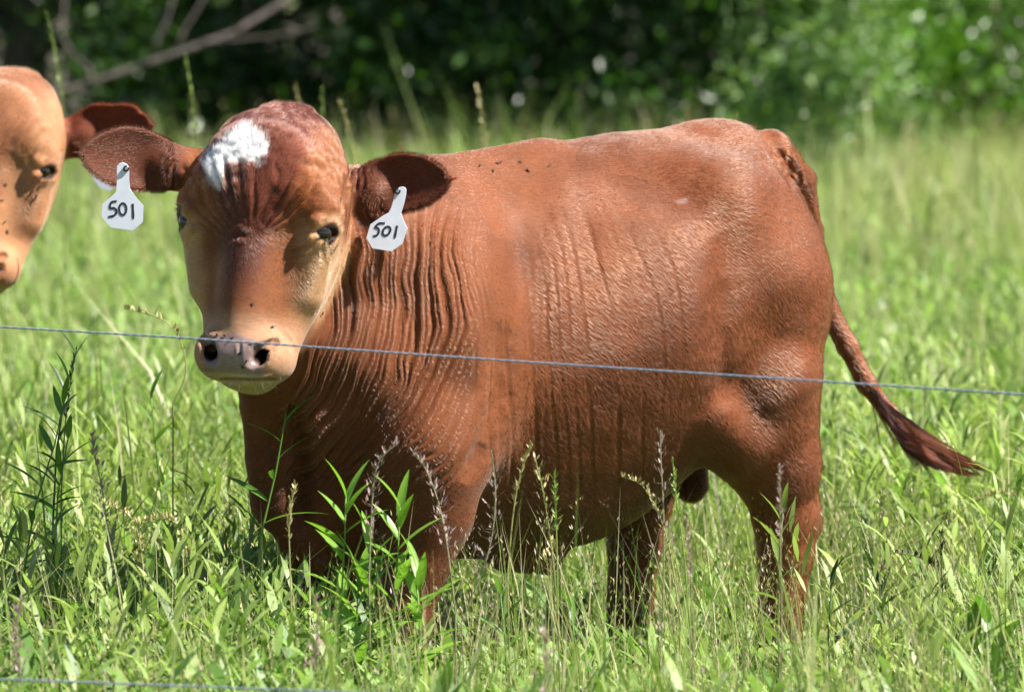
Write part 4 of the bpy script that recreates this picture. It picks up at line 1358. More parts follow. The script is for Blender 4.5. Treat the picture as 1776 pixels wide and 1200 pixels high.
# ------------------------------------------------------------------ trees and shrubs beyond the meadow
def bark_material(name, c):
    m, nt, o = new_mat(name)
    L = nt.links.new
    tc = N(nt, 'TexCoord'); mp = N(nt, 'Mapping'); mp.inputs['Scale'].default_value = (30, 30, 6)
    L(tc.outputs['Object'], mp.inputs[0])
    a = N(nt, 'TexNoise', Scale=1.0, Detail=6.0); L(mp.outputs[0], a.inputs['Vector'])
    r = N(nt, 'ValToRGB'); r.color_ramp.elements[0].color = (*(c * .5), 1); r.color_ramp.elements[1].color = (*(c * 1.3), 1)
    r.color_ramp.elements[0].position = .3; r.color_ramp.elements[1].position = .7
    L(a.outputs['Fac'], r.inputs[0])
    b = N(nt, 'BsdfPrincipled', Roughness=.85); L(r.outputs[0], b.inputs['Base Color'])
    bp = N(nt, 'Bump', Strength=.8, Distance=.02); L(a.outputs['Fac'], bp.inputs['Height']); L(bp.outputs[0], b.inputs['Normal'])
    L(b.outputs[0], o.inputs[0])
    return m
MAT_BARK = bark_material('bark', srgb(104, 92, 76))
MAT_DEAD = bark_material('dead_wood', srgb(78, 70, 65))

def tube(pts, rad, nseg=8):
    pts = np.asarray(pts, float); n = len(pts)
    V = []; F = []
    t = np.gradient(pts, axis=0); t /= np.linalg.norm(t, axis=1)[:, None] + 1e-9
    ref = np.array([0, 0, 1.]) if abs(t[0][2]) < .8 else np.array([1., 0, 0])
    for i in range(n):
        a = np.cross(t[i], ref); a /= np.linalg.norm(a); b = np.cross(t[i], a)
        for k in range(nseg):
            g = 2 * math.pi * k / nseg
            V.append(pts[i] + rad[i] * (math.cos(g) * a + math.sin(g) * b))
    for i in range(n - 1):
        for k in range(nseg):
            F.append((i * nseg + k, i * nseg + (k + 1) % nseg, (i + 1) * nseg + (k + 1) % nseg, (i + 1) * nseg + k))
    V.append(pts[0]); V.append(pts[-1]); T = []
    for k in range(nseg):
        T.append((len(V) - 2, (k + 1) % nseg, k)); T.append((len(V) - 1, (n - 1) * nseg + k, (n - 1) * nseg + (k + 1) % nseg))
    return np.array(V), np.array(F), np.array(T)

def merge_tubes(lst):
    V = []; F = []; T = []; n = 0
    for v, f, t in lst:
        V.append(v); F.append(f + n); T.append(t + n); n += len(v)
    return np.concatenate(V), np.concatenate(F), np.concatenate(T)

def leaf_cloud(c, size, base, seed_col):
    """one small pointed leaf (two triangles, slightly folded) at each point"""
    n = len(c)
    a = rng.normal(size=(n, 3)); a[:, 2] -= .35; a /= np.linalg.norm(a, axis=1)[:, None]
    b = np.cross(a, rng.normal(size=(n, 3))); b /= np.linalg.norm(b, axis=1)[:, None]
    L_ = size * rng.uniform(.6, 1.35, n); w = L_ * rng.uniform(.42, .62, n)
    nn = np.cross(a, b)
    V = np.empty((n, 4, 3))
    V[:, 0] = c; V[:, 1] = c + a * (L_ * .45)[:, None] + b * (w / 2)[:, None] + nn * (w * .12)[:, None]
    V[:, 2] = c + a * L_[:, None]; V[:, 3] = c + a * (L_ * .45)[:, None] - b * (w / 2)[:, None] + nn * (w * .12)[:, None]
    Q = np.arange(n * 4).reshape(n, 4)
    T = np.concatenate([Q[:, [0, 1, 2]], Q[:, [0, 2, 3]]])
    col = np.asarray(seed_col)[rng.integers(0, len(seed_col), n)] * rng.uniform(.7, 1.3, n)[:, None] * np.asarray(base)
    return V.reshape(-1, 3), T, np.repeat(col, 4, 0)

TREE_G = [.62 * srgb(58, 92, 34), .62 * srgb(70, 108, 40), .62 * srgb(48, 80, 34), .62 * srgb(84, 120, 48)]
LIGHT_G = [.72 * srgb(126, 156, 96), .72 * srgb(108, 144, 76), .72 * srgb(150, 172, 116), .72 * srgb(98, 134, 72)]
LIME_G = [.62 * srgb(98, 144, 44), .62 * srgb(116, 160, 52), .62 * srgb(80, 126, 40)]

def tree(name, label, cat, x, y, height, spread, skirt, n, size, cols, group=None, trunk_r=.12, shade_canopy=0, crad=2.6):
    root = tag(empty(name, (x, y, 0)), label, cat, group)
    tubes = []
    top = np.array([x + rng.normal(0, .15), y + rng.normal(0, .15), height * .82])
    k = 7
    tp = np.array([np.array([x, y, -.05]) + (top - np.array([x, y, 0])) * f + np.array([rng.normal(0, .05), rng.normal(0, .05), 0]) * (f > 0) * height * .12 for f in np.linspace(0, 1, k)])
    tr = trunk_r * np.linspace(1.15, .25, k)
    tubes.append(tube(tp, tr, 9))
    tips = []
    nb = int(9 + height * 2)
    for i in range(nb):
        f = rng.uniform(.12 if skirt < .5 else .38, .95)
        s = tp[0] + (tp[-1] - tp[0]) * f
        az = i * 2.4 + rng.normal(0, .3)
        ln = spread * rng.uniform(.6, 1.05) * (1.15 - .6 * f)
        rise = rng.uniform(-.25, .55) if f < .45 else rng.uniform(.1, .8)
        pts = [s]
        for q in (0.35, .7, 1.0):
            pts.append(s + np.array([math.cos(az) * ln * q, math.sin(az) * ln * q, ln * (rise * q - .35 * q * q * (f < .6))]) + rng.normal(0, .05 * ln, 3))
        tubes.append(tube(pts, trunk_r * (.5 - .25 * f) * np.array([1, .7, .45, .2]), 5))
        tips += [pts[1], pts[2], pts[3], (pts[2] + pts[3]) / 2]
    V, F, T = merge_tubes(tubes)
    adopt(mesh_from('trunk', V, F, T, mat=MAT_BARK), root)
    tips = np.array(tips)
    # leaf clumps hang round the branch tips, clear of the ground by the skirt height
    nc = max(30, n // 170)
    cc = tips[rng.integers(0, len(tips), nc)] + rng.normal(0, spread * .16, (nc, 3))
    cc[:, 2] = np.maximum(cc[:, 2], skirt + rng.uniform(0, .4, nc))
    cr = rng.uniform(.10, .27, nc) * max(.45, min(1.5, spread))
    i = rng.integers(0, nc, n)
    p = cc[i] + rng.normal(size=(n, 3)) * cr[i][:, None] * np.array([1, 1, .7])
    p[:, 2] = np.maximum(p[:, 2], .06 + .3 * skirt * rng.random(n))
    tone = rng.uniform(.75, 1.25, nc)[i][:, None]
    v, t, c = leaf_cloud(p, size, 1.0, cols)
    c = c * np.repeat(tone, 4, 0)
    if shade_canopy:            # unseen upper crown, added to shade the wood edge, in larger sprays
        m = shade_canopy
        ph = rng.random(m) * 6.28; rr = np.sqrt(rng.random(m)) * crad
        zz = rng.uniform(1.9, 9.5, m)
        shp = np.sqrt(np.clip(1 - ((zz - 4.8) / 5.2) ** 2, .05, 1))
        lump = 1 + .25 * noise3(np.stack([np.cos(ph) * 2 + x, np.sin(ph) * 2 + y, zz * .6], 1), 131)
        q = np.stack([x + np.cos(ph) * rr * shp * lump, y + np.sin(ph) * rr * shp * lump, zz], 1)
        v2, t2, c2 = leaf_cloud(q, .34, 1.0, cols)
        t = np.concatenate([t, t2 + len(v)]); v = np.concatenate([v, v2]); c = np.concatenate([c, c2])
    o = mesh_from('crown', v, None, t, mat=MAT_TREE, smooth_=False, cols={'leaf': np.clip(c, 0, 1)})
    adopt(o, root)
    return root

def pxx(px, Y): return (px - 888) / FPX * Y
GT = 'trees at the edge of the wood'
def T_(label, px_, Y_, skirt, n, cols, shade_canopy=2600, crad=2.6, spread=1.9, group=GT, size=.085, tr=.14):
    return tree('tree', label, 'tree', pxx(px_, Y_), Y_, 6.0, spread, skirt, n, size, cols, group, tr, shade_canopy, crad)
T_('dark leafy tree behind the orange cow at the left edge', 60, 32, .25, 9000, TREE_G)
T_('dark tree behind the bare branch, above the white forehead patch', 430, 33.0, .2, 9000, TREE_G)
T_('deep green tree behind the bull\'s shoulders', 800, 32.5, .2, 9000, TREE_G)
T_('darkest tree behind the middle of the bull\'s back', 1060, 33, .3, 9000, TREE_G)
T_('tree with lit lime leaves above the bull\'s rump', 1290, 31.0, .5, 7000, LIME_G, 2600, 1.9, 1.4, tr=.05)
T_('shaded tree with grey trunk near the right edge', 1745, 32, .55, 9000, LIME_G, 0, 2.0, tr=.08)
T_('tree in the gap right of the pale shrub', 1560, 35, .5, 9000, LIME_G, 300, tr=.06)
G2_ = 'second row of trees deep in the wood'
for px_, Y_, lab in [(200, 38, 'deep shaded tree glimpsed under the bare branch'), (640, 38.5, 'deep shaded tree behind the gap right of the poll'), (1000, 39.5, 'deep shaded tree behind the darkest gap over the back'),
                     (1380, 39, 'deep shaded tree behind the lime leaves'), (1800, 40, 'deep shaded tree behind the grey trunk')]:
    T_(lab, px_, Y_, .1, 7000, TREE_G, 2200, 2.8, 2.4, G2_, .12)
for px_, Y_, lab in [(2450, 38, 'unseen wood-edge tree added for shade just outside the right edge of the picture'), (2900, 37, 'unseen wood-edge tree added for shade well outside the right edge'), (3700, 37.5, 'unseen far right wood-edge tree added for shade outside the picture'), (-450, 33, 'wood-edge tree outside the left edge'), (-1050, 33.5, 'wood-edge tree well outside the left edge'), (-1700, 33, 'farthest left wood-edge tree outside the picture')]:
    T_(lab, px_, Y_, .3, 3000, TREE_G, 3200, 3.0, 2.4, GT)  # the right-hand ones, out of view, are added to cast shade
SH = 'undergrowth along the wood edge'
tree('shrub', 'pale green shrub beyond the bull\'s rump', 'shrub', pxx(1450, 27.5), 27.5, 1.65, .48, .22, 5200, .055, LIGHT_G, None, .016)
tree('shrub', 'low green shrub just behind the top of the rump', 'shrub', pxx(1340, 28.5), 28.5, .85, .42, .08, 1500, .06, LIGHT_G, None, .014)
for px_, Y_, h_, lab in [(120, 30.3, .9, 'dark bush under the bare branch'), (330, 30.8, .8, 'dark bush left of the bull\'s poll'), (700, 30.6, .9, 'dark bush over the bull\'s right-hand ear'),
                        (900, 31, 1.0, 'dark bush above the bull\'s withers'), (1110, 30.5, .9, 'dark bush above the bull\'s loin'), (1620, 33.5, .8, 'dark bush at the far end of the meadow'), (1500, 34.5, .7, 'dark bush behind the pale shrub')]:
    tree('bush', lab, 'bush', pxx(px_, Y_), Y_, h_ * 1.5, .75, .05, 3200, .075, TREE_G, SH, .02)

for px_, Y_, h_, lab in [(1400, 30.6, .9, 'sunlit lime bush behind the pale shrub'), (1600, 31.6, 1.0, 'sunlit lime bush in the middle of the right-hand gap'), (1730, 31.0, 1.0, 'sunlit lime bush at the foot of the right-edge trunk')]:
    tree('bush', lab, 'bush', pxx(px_, Y_), Y_, h_ * 1.6, .8, .12, 3600, .075, LIME_G, SH, .02)

# bare fallen branch at upper left
def branch():
    root = tag(empty('bare_branch', W(85, 165, 27.6)), 'bare grey dead branch slanting across the dark trees at upper left', 'branch')
    Yb = 27.6
    def P_(l): return [W(x, y, Yb + dy) for x, y, dy in l]
    main = P_([(60, 172, -.1), (100, 160, 0), (175, 138, .05), (250, 112, .1), (330, 85, .15), (400, 60, .2), (470, 18, .3), (540, -30, .4), (640, -90, .6)])
    v, f, t = tube(main, [.010, .012, .0145, .016, .017, .016, .015, .013, .010], 9)
    adopt(mesh_from('limb', v, f, t, mat=MAT_DEAD), root)
    for l, r in [([(160, 143, 0), (155, 118, .05), (125, 95, .1), (106, 60, .15), (112, 10, .2), (120, -40, .3)], .016),
                 ([(255, 110, .1), (270, 75, .05), (290, 35, .1), (303, -10, .15), (310, -40, .2)], .015),
                 ([(305, 94, .15), (318, 55, .2), (345, 12, .25), (370, -30, .3)], .013),
                 ([(360, 75, .15), (420, 68, .2), (480, 62, .25), (550, 45, .3)], .011),
                 ([(410, 52, .2), (430, 20, .1), (425, -20, .1)], .008)]:
        p = P_(l); r = r * .6
        v, f, t = tube(p, list(np.linspace(r, r * .45, len(p))), 7)
        adopt(mesh_from('twig', v, f, t, mat=MAT_DEAD), root)
    # the limb runs on into the thicket to the ground at its left end
    p = [W(60, 172, Yb - .1), W(-40, 215, Yb - .15), W(-150, 300, Yb - .2), W(-260, 440, Yb - .2)]
    v, f, t = tube(p, [.016, .022, .028, .034], 8)
    adopt(mesh_from('limb', v, f, t, mat=MAT_DEAD), root)
branch()
# ------------------------------------------------------------------ fence wires
MAT_WIRE = plain('wire', .8 * srgb(130, 141, 160), .5, .4, scale=300)
def wire(label, pts, r=.0015, pitch=.036, turns_off=.0005):
    """twisted two-strand line"""
    pts = np.array(pts); seg = np.linalg.norm(np.diff(pts, axis=0), axis=1); s = np.concatenate([[0], np.cumsum(seg)])
    n = int(s[-1] / (pitch / 7))
    q = np.linspace(0, s[-1], n)
    c = np.stack([np.interp(q, s, pts[:, i]) for i in range(3)], 1)
    lst = []
    root = tag(empty('fence_wire', pts[len(pts) // 2]), label, 'fence wire', 'wires of the fence')
    for k in (0, 1):
        a = q / pitch * 2 * math.pi + k * math.pi
        p = c + np.stack([0 * a, np.cos(a) * turns_off, np.sin(a) * turns_off], 1)
        v, f, t = tube(p, np.full(n, r), 5)
        adopt(mesh_from('strand', v, f, t, mat=MAT_WIRE), root)
    return root
wa = lambda px, py, Y: W(px, py, Y)
wire('taut upper fence wire crossing in front of the bull\'s muzzle and belly', [wa(-700, 521, 10.45), wa(0, 567, 10.15), wa(335, 587, 10.02), wa(888, 626, 9.82), wa(1776, 684, 9.5), wa(2500, 734, 9.25)])
wire('lower fence wire low in the grass at bottom left', [wa(-700, 1150, 9.35), wa(0, 1177, 9.2), wa(400, 1192, 9.1), wa(1776, 1246, 8.75), wa(2500, 1280, 8.55)])

# ------------------------------------------------------------------ ear tags
MAT_TAG = plain('tag_plastic', .75 * srgb(218, 222, 234), .35, .5, var=.18, scale=28)
MAT_INK = plain('ink', srgb(24, 22, 38), .5)
MAT_STUD = plain('stud', srgb(26, 26, 30), .3)
MAT_STUD2 = plain('stud_centre', srgb(120, 132, 150), .3)
def plate(name, pts, thick, mat):
    """flat outline given thickness"""
    pts = np.array(pts); n = len(pts)
    back = pts + np.array([0, thick, 0])
    bm = bmesh.new()
    a = [bm.verts.new(p) for p in pts]; b = [bm.verts.new(p) for p in back]
    bm.faces.new(a); bm.faces.new(b[::-1])
    for i in range(n): bm.faces.new((a[i], b[i], b[(i + 1) % n], a[(i + 1) % n]))
    bmesh.ops.recalc_face_normals(bm, faces=bm.faces)
    bmesh.ops.bevel(bm, geom=[e for e in bm.edges if abs((e.verts[0].co - e.verts[1].co).y) < thick * .5], offset=thick * .25, segments=1, affect='EDGES')
    me = bpy.data.meshes.new(name); bm.to_mesh(me); bm.free(); me.materials.append(mat)
    o = bpy.data.objects.new(name, me); COL.objects.link(o)
    return o
def stroke(name, line, w, yf, mat):
    """a pen stroke lying on the plate"""
    L_ = np.array(line, float)
    # rounded polyline
    for _ in range(2):
        q = [L_[0]]
        for a, b in zip(L_[:-1], L_[1:]): q += [a * .75 + b * .25, a * .25 + b * .75]
        L_ = np.array(q + [L_[-1]])
    t = np.gradient(L_, axis=0); t /= np.linalg.norm(t, axis=1)[:, None] + 1e-9
    nrm = np.stack([-t[:, 1], t[:, 0]], 1)
    wob = w * (1 + .12 * np.sin(np.arange(len(L_)) * 1.7))[:, None] / 2
    A = L_ + nrm * wob; B = L_ - nrm * wob
    V = np.array([W(*p, yf(p)) for p in np.concatenate([A, B])])
    V2 = V + np.array([0, .0005, 0]); m = len(A)
    F = [(i, i + 1, m + i + 1, m + i) for i in range(m - 1)]
    k = 2 * m
    F += [(k + i, k + m + i, k + m + i + 1, k + i + 1) for i in range(m - 1)] + [(i, k + i, k + i + 1, i + 1) for i in range(m - 1)] + [(m + i, m + i + 1, k + m + i + 1, k + m + i) for i in range(m - 1)]
    return mesh_from(name, np.concatenate([V, V2]), F, mat=mat, smooth_=False)
def disc(name, px, py, r, yf, depth, mat, n=18):
    pts = [W(px + r * math.cos(a), py + r * math.sin(a), yf((px, py)) - depth) for a in np.linspace(0, 2 * math.pi, n, endpoint=False)]
    return plate(name, pts, depth, mat)
def ear_tag(label, outline, digits, stud, yf, cat='ear tag'):
    root = tag(empty('ear_tag', W(*stud, yf(stud))), label, cat, 'ear tags')
    pts = [W(x, y, yf((x, y))) for x, y in outline]
    pl = adopt(plate('plate', pts, .0022, MAT_TAG), root)
    for d in digits:
        for line in d:
            s = stroke('digit', line, 3.6, lambda p: yf(p) - .0007, MAT_INK); s.parent = pl
    st = adopt(disc('stud', stud[0], stud[1], 5.4, yf, .004, MAT_STUD), root)
    disc('stud_centre', stud[0], stud[1], 2.4, lambda p: yf(p) - .004, .001, MAT_STUD2).parent = st
    return root
zl = lambda l: [(x / 2.667, 90 + y / 2.667) for x, y in l]
zr = lambda l: [(580 + x / 5.714, 240 + y / 5.714) for x, y in l]
OV = lambda cx, cy, rx, ry, sl=0: [(cx + rx * math.cos(a) - sl * ry * math.sin(a), cy + ry * math.sin(a)) for a in np.linspace(-1.4, 5.1, 13)]
LEFT = zl([(552, 516), (568, 512), (588, 520), (597, 540), (598, 600), (602, 635), (620, 662), (663, 712), (661, 788), (616, 829), (515, 815), (471, 765), (473, 705), (520, 665), (536, 648), (541, 600), (541, 530)])
RIGHT = zr([(610, 510), (645, 486), (675, 480), (700, 488), (713, 510), (710, 560), (690, 650), (662, 740), (680, 800), (725, 895), (672, 1050), (567, 1122), (377, 1092), (318, 985), (355, 855), (470, 775), (535, 738), (560, 690), (580, 620), (592, 570)])
ear_tag('white 501 ear tag in the ear at the left of the bull\'s face', LEFT,
        [[zl([(540, 691), (511, 695), (507, 728), (528, 720), (542, 738), (532, 758), (502, 764)])], [OV(213, 363, 6.4, 10.5)], [zl([(614, 703), (617, 772)])]],
        zl([(583, 541)])[0], lambda p: 10.695 - (p[1] - 280) * .00006)
ear_tag('white 501 ear tag hanging from the ear over the bull\'s neck', RIGHT,
        [[zr([(500, 842), (432, 842), (396, 893), (432, 884), (445, 920), (425, 965), (385, 970)])], [OV(670.5, 401, 6.6, 8.0, .3)], [zr([(622, 866), (598, 988)])]],
        zr([(626, 526)])[0], lambda p: 10.735 - (p[1] - 320) * .00006)
# the second animal's tag: only its corner shows beside the bull's ear
ear_tag2 = tag(plate('ear_tag', [W(x, y, 12.33) for x, y in [(176, 262), (186, 262), (190, 290), (206, 304), (204, 322), (190, 332), (172, 326), (160, 308), (168, 292)]], .0022, MAT_TAG),
               'pale tag corner on the orange cow, peeping out below the bull\'s left-hand ear', 'ear tag', 'ear tags')

# ------------------------------------------------------------------ flies
MAT_FLY = plain('fly', srgb(26, 24, 24), .35)
def fly_mesh():
    V, q4, q3 = uv_sphere((0, 0, 0), (.0045, .0022, .0020), 8, 6)
    Vh, h4, h3 = uv_sphere((.0048, 0, 0), (.0016, .0018, .0016), 8, 6)
    n = len(V)
    w = np.array([(.002, .0005, .0022), (-.0062, .0032, .0020), (-.0070, .0010, .0024), (.002, -.0005, .0022), (-.0062, -.0032, .0020), (-.0070, -.0010, .0024)])
    m = n + len(Vh)
    VV = np.concatenate([V, Vh, w])
    F4 = np.array(q4 + [tuple(i + n for i in f) for f in h4]); F3 = np.array(q3 + [tuple(i + n for i in f) for f in h3] + [(m, m + 1, m + 2), (m + 3, m + 5, m + 4)])
    return mesh_from('fly', VV, F4, F3, mat=MAT_FLY)
from mathutils.bvhtree import BVHTree
bpy.context.view_layer.update()
def bvh_of(V, F, T):
    polys = [tuple(f) for f in F.tolist()] + [tuple(f) for f in T.tolist()]
    return BVHTree.FromPolygons([tuple(v) for v in V.tolist()], polys)
first = [None]
def flies(bvh, spots, label, group):
    for (x, y) in spots:
        p = W(x, y, 11.0); o_ = Vector((0, 0, CAM_H)); d = (Vector(p) - o_).normalized()
        hit, nrm, _, _ = bvh.ray_cast(o_, d)
        if hit is None: continue
        if first[0] is None: f = first[0] = fly_mesh()
        else:
            f = first[0].copy(); COL.objects.link(f)
        nrm = Vector(nrm)
        if nrm.dot(d) > 0: nrm = -nrm
        f.location = hit + nrm * .0022
        qz = nrm.to_track_quat('Z', 'Y')
        f.rotation_euler = (qz.to_matrix() @ Matrix.Rotation(rng.random() * 6.28, 3, 'Z')).to_euler()
        sc = rng.uniform(.6, .85); f.scale = (sc, sc, sc)
        tag(f, label, 'fly', group)
B1 = bvh_of(V, F, T)
flies(B1, [(377, 582), (390, 583), (403, 587), (416, 613), (427, 625), (420, 633), (424, 637), (437, 595), (454, 604)], 'small black fly sitting on the bull\'s nose pad', 'flies on the nose pad')
flies(B1, [(438, 527)], 'lone black fly on the bridge of the bull\'s nose', 'flies on the bull')
flies(B1, [(472, 567)], 'lone black fly just above the bull\'s right-hand nostril', 'flies on the bull')
flies(B1, [(558, 543)], 'lone black fly on the bull\'s cheek beside the neck folds', 'flies on the bull')
flies(B1, [(566, 416), (572, 421), (577, 417), (562, 422)], 'black fly clustered at the corner of the bull\'s right-hand eye', 'flies at the eye')
flies(B1, [(855, 297), (862, 284), (902, 282), (868, 283), (915, 297), (953, 289), (832, 288)], 'black fly on the bull\'s withers', 'flies on the withers')
flies(B1, [(1228, 730)], 'lone black fly on the bull\'s flank in front of the hind leg', 'flies on the bull')
B2 = bvh_of(V2, F2, T2)
flies(B2, [(68, 313), (75, 316), (82, 314), (56, 334), (63, 340), (58, 347)], 'black fly below the orange cow\'s eye', 'flies on the orange cow')
flies(B2, [(9, 320), (3, 347), (7, 385), (12, 402)], 'black fly along the orange cow\'s nose', 'flies on the orange cow')

# ------------------------------------------------------------------ plants one can pick out
def leaf_mesh(L_, w, fold=.25, droop=.35, n=6):
    V = []; F = []
    for i in range(n + 1):
        f = i / n
        ww = w * (math.sin(math.pi * min(1, f * .96 + .04) ** .8) ** .8) / 2
        x = L_ * f; z = -droop * L_ * f * f
        V += [(x, ww, z + fold * ww), (x, 0, z), (x, -ww, z + fold * ww)]
    for i in range(n):
        a = i * 3
        F += [(a, a + 3, a + 4, a + 1), (a + 1, a + 4, a + 5, a + 2)]
    return np.array(V), F
LEAVES = {}
def leaf_obj(L_, w, droop, colname, c, root):
    key = (round(L_, 2), round(w, 3), round(droop, 1), colname)
    if key not in LEAVES:
        v, f = leaf_mesh(L_, w, .3, droop)
        cc = np.tile(c, (len(v), 1)); cc[1::3] *= 1.18
        o = mesh_from('leaf', v, f, mat=MAT_LEAF, cols={'leaf': cc}); LEAVES[key] = o
    else:
        o = LEAVES[key].copy(); COL.objects.link(o)
    return o
LC = {'lime': .72 * srgb(126, 168, 58), 'green': .72 * srgb(100, 140, 50), 'dark': .72 * srgb(48, 76, 36), 'olive': .72 * srgb(132, 150, 74)}
def put_leaf(root, base, direction, L_, w, droop, tone, roll=0.0):
    o = leaf_obj(L_, w, droop, tone, LC[tone], root)
    x = Vector(direction).normalized()
    z = Vector((0, 0, 1)); z = (z - x * z.dot(x))
    if z.length < .1: z = Vector((0, -1, 0)); z = z - x * z.dot(x)
    z.normalize(); y = z.cross(x)
    M = Matrix((x, y, z)).transposed() @ Matrix.Rotation(roll, 3, 'X')
    o.rotation_euler = M.to_euler(); o.location = Vector(base) - root.location
    o.parent = root
    return o
def stemmed(name, label, cat, stems, Y, tone, leaves, L0, w0, group=None, droop=.35, stem_r=.0028):
    """stems: lists of pixels from foot to tip; leaves up each stem"""
    root = tag(empty(name, W(*stems[0][0], Y)), label, cat, group)
    for st in stems:
        p = np.array([W(x, y, Y + .02 * math.sin(i)) for i, (x, y) in enumerate(st)])
        # carry the foot down to the soil
        foot = p[0].copy(); foot[2] = -.01
        p = np.concatenate([[foot], p])
        v, f, t = tube(p, list(np.linspace(stem_r, stem_r * .45, len(p))), 6)
        o = mesh_from('stem', v, f, t, mat=MAT_STEM, cols={'leaf': np.tile(LC[tone] * .85, (len(v), 1))}); adopt(o, root)
        s = np.linspace(0, 1, len(p))
        for k in range(leaves):
            f = .30 + .70 * k / (leaves - 1) if leaves > 1 else 1
            b = np.array([np.interp(f, s, p[:, i]) for i in range(3)])
            az = k * 2.4 + rng.normal(0, .35)
            el = .35 + .85 * f ** 2 + rng.normal(0, .12)
            d = (math.cos(az) * math.cos(el), math.sin(az) * math.cos(el) * .8, math.sin(el))
            L_ = L0 * (1.05 - .45 * f ** 2) * random.choice((.8, 1.0, 1.1))
            put_leaf(root, b, d, L_, w0, droop * (1.1 - .6 * f), tone, rng.normal(0, .4))
    return root
MAT_STEM = leaf_material('weed_stem', .1, .5, .4)
random.seed(4)
stemmed('weed', 'bright green lance-leaved weed standing before the bull\'s front legs', 'weed', [[(588, 1180), (592, 1040), (598, 930), (600, 862)], [(676, 1190), (684, 1060), (690, 960), (694, 880)], [(640, 1180), (648, 1060), (640, 940)], [(620, 1190), (618, 1080), (622, 1000)], [(720, 1200), (728, 1090), (722, 990)]], 10.25, 'lime', 13, .14, .018)
stemmed('weed', 'dark spiky weed at the left with an upright head', 'weed', [[(92, 900), (98, 780), (112, 690), (130, 612)]], 11.0, 'dark', 10, .095, .009)  # shade on this weed is put into its dark leaf colour
stemmed('weed', 'slender green weed left of the bull\'s chest', 'weed', [[(452, 930), (478, 820), (494, 730), (508, 645)]], 10.75, 'green', 9, .12, .012)
stemmed('weed', 'tall leafy green weed at the far left', 'weed', [[(40, 1000), (60, 880), (95, 770), (110, 700)], [(95, 960), (100, 860), (118, 760)]], 10.8, 'green', 11, .10, .013)
stemmed('weed', 'pale leafy weed in front of the near hind leg', 'weed', [[(1352, 1200), (1350, 1080), (1352, 960), (1358, 890)]], 10.45, 'olive', 11, .105, .012)
stemmed('weed', 'dark green weed right of the hind leg', 'weed', [[(1545, 1190), (1540, 1120), (1528, 1050), (1524, 1000)], [(1440, 1200), (1436, 1090), (1444, 1000)]], 10.7, 'dark', 9, .115, .012)
stemmed('weed', 'broad-leaved green weed in the bottom right corner', 'weed', [[(1660, 1260), (1672, 1160), (1690, 1110)], [(1735, 1270), (1728, 1170), (1712, 1080)]], 10.0, 'green', 8, .13, .030)
stemmed('weed', 'small leafy weed below the wire near the bull\'s chin', 'weed', [[(300, 980), (282, 880), (268, 760), (262, 690)]], 11.6, 'green', 9, .10, .012)
stemmed('weed', 'leafy weed at bottom left beside the lower wire', 'weed', [[(385, 1230), (400, 1120), (392, 1020)], [(180, 1230), (170, 1120), (190, 1040)]], 10.3, 'lime', 9, .10, .012)
stemmed('weed', 'leafy weed at the foot of the belly shadow', 'weed', [[(880, 1210), (876, 1110), (868, 1030)], [(1010, 1220), (1000, 1130), (990, 1060)]], 10.5, 'green', 8, .10, .012)
stemmed('weed', 'lush weed under the tail', 'weed', [[(1560, 1000), (1555, 900), (1570, 840)], [(1650, 980), (1640, 890), (1660, 830)]], 12.4, 'lime', 10, .12, .016)

def seed_grass(label, line, Y, tone, style, group='seeding grass stems'):
    root = tag(empty('seed_grass', W(*line[0], Y)), label, 'grass stem', group)
    L2 = np.array(line, float)
    for _ in range(2):
        q = [L2[0]]
        for a, b in zip(L2[:-1], L2[1:]): q += [a * .75 + b * .25, a * .25 + b * .75]
        L2 = np.array(q + [L2[-1]])
    p = np.array([W(x, y, Y) for x, y in L2])
    foot = p[0].copy(); foot[2] = -.01; foot[0] += rng.normal(0, .02)
    p = np.concatenate([[foot], p])
    c = {'tan': srgb(190, 176, 122), 'purple': srgb(172, 146, 140), 'dark': srgb(52, 46, 40), 'green': srgb(142, 166, 80)}[tone] * .75
    v, f, t = tube(p, list(np.linspace(.0017, .0008, len(p))), 5)
    adopt(mesh_from('stem', v, f, t, mat=MAT_STEM, cols={'leaf': np.tile((c + LC['olive']) / 2, (len(v), 1))}), root)
    # spikelets
    s = np.concatenate([[0], np.cumsum(np.linalg.norm(np.diff(p, axis=0), axis=1))]); s /= s[-1]; pl = Pile()
    n, lo, spread = {'spike': (52, .84, .004), 'panicle': (90, .74, .020), 'loose': (60, .68, .034)}[style]
    fq = lo + (1 - lo) * rng.random(n)
    q = np.stack([np.interp(fq, s, p[:, i]) for i in range(3)], 1)
    ph = rng.random(n) * 6.28; sp = spread * (1.15 - (fq - lo) / (1 - lo)) * rng.uniform(.2, 1, n)
    q2 = q + np.stack([np.cos(ph) * sp, np.sin(ph) * sp, sp * rng.uniform(.1, .7, n)], 1)
    az = ph
    pl.add(*leaf_blades(q2[:, 0], q2[:, 1], q2[:, 2], rng.uniform(.009, .016, n), rng.uniform(.0026, .0042, n), rng.uniform(.1, .9, n), az, np.zeros(n), np.tile(c, (n, 1)) * rng.uniform(.75, 1.25, n)[:, None]))
    if style != 'spike':
        dd = q2 - q; L_ = np.linalg.norm(dd, axis=1) + 1e-6
        sd = np.cross(dd / L_[:, None], [0, 1., 0]) * .0005
        Vv = np.stack([q - sd, q + sd, q2], 1).reshape(-1, 3)
        pl.add(Vv, None, np.arange(n * 3).reshape(n, 3), np.tile(c * .9, (n * 3, 1)))
    o = pl.build('seed_head', MAT_STEM, False); adopt(o, root); o['kind'] = 'stuff'
    return root
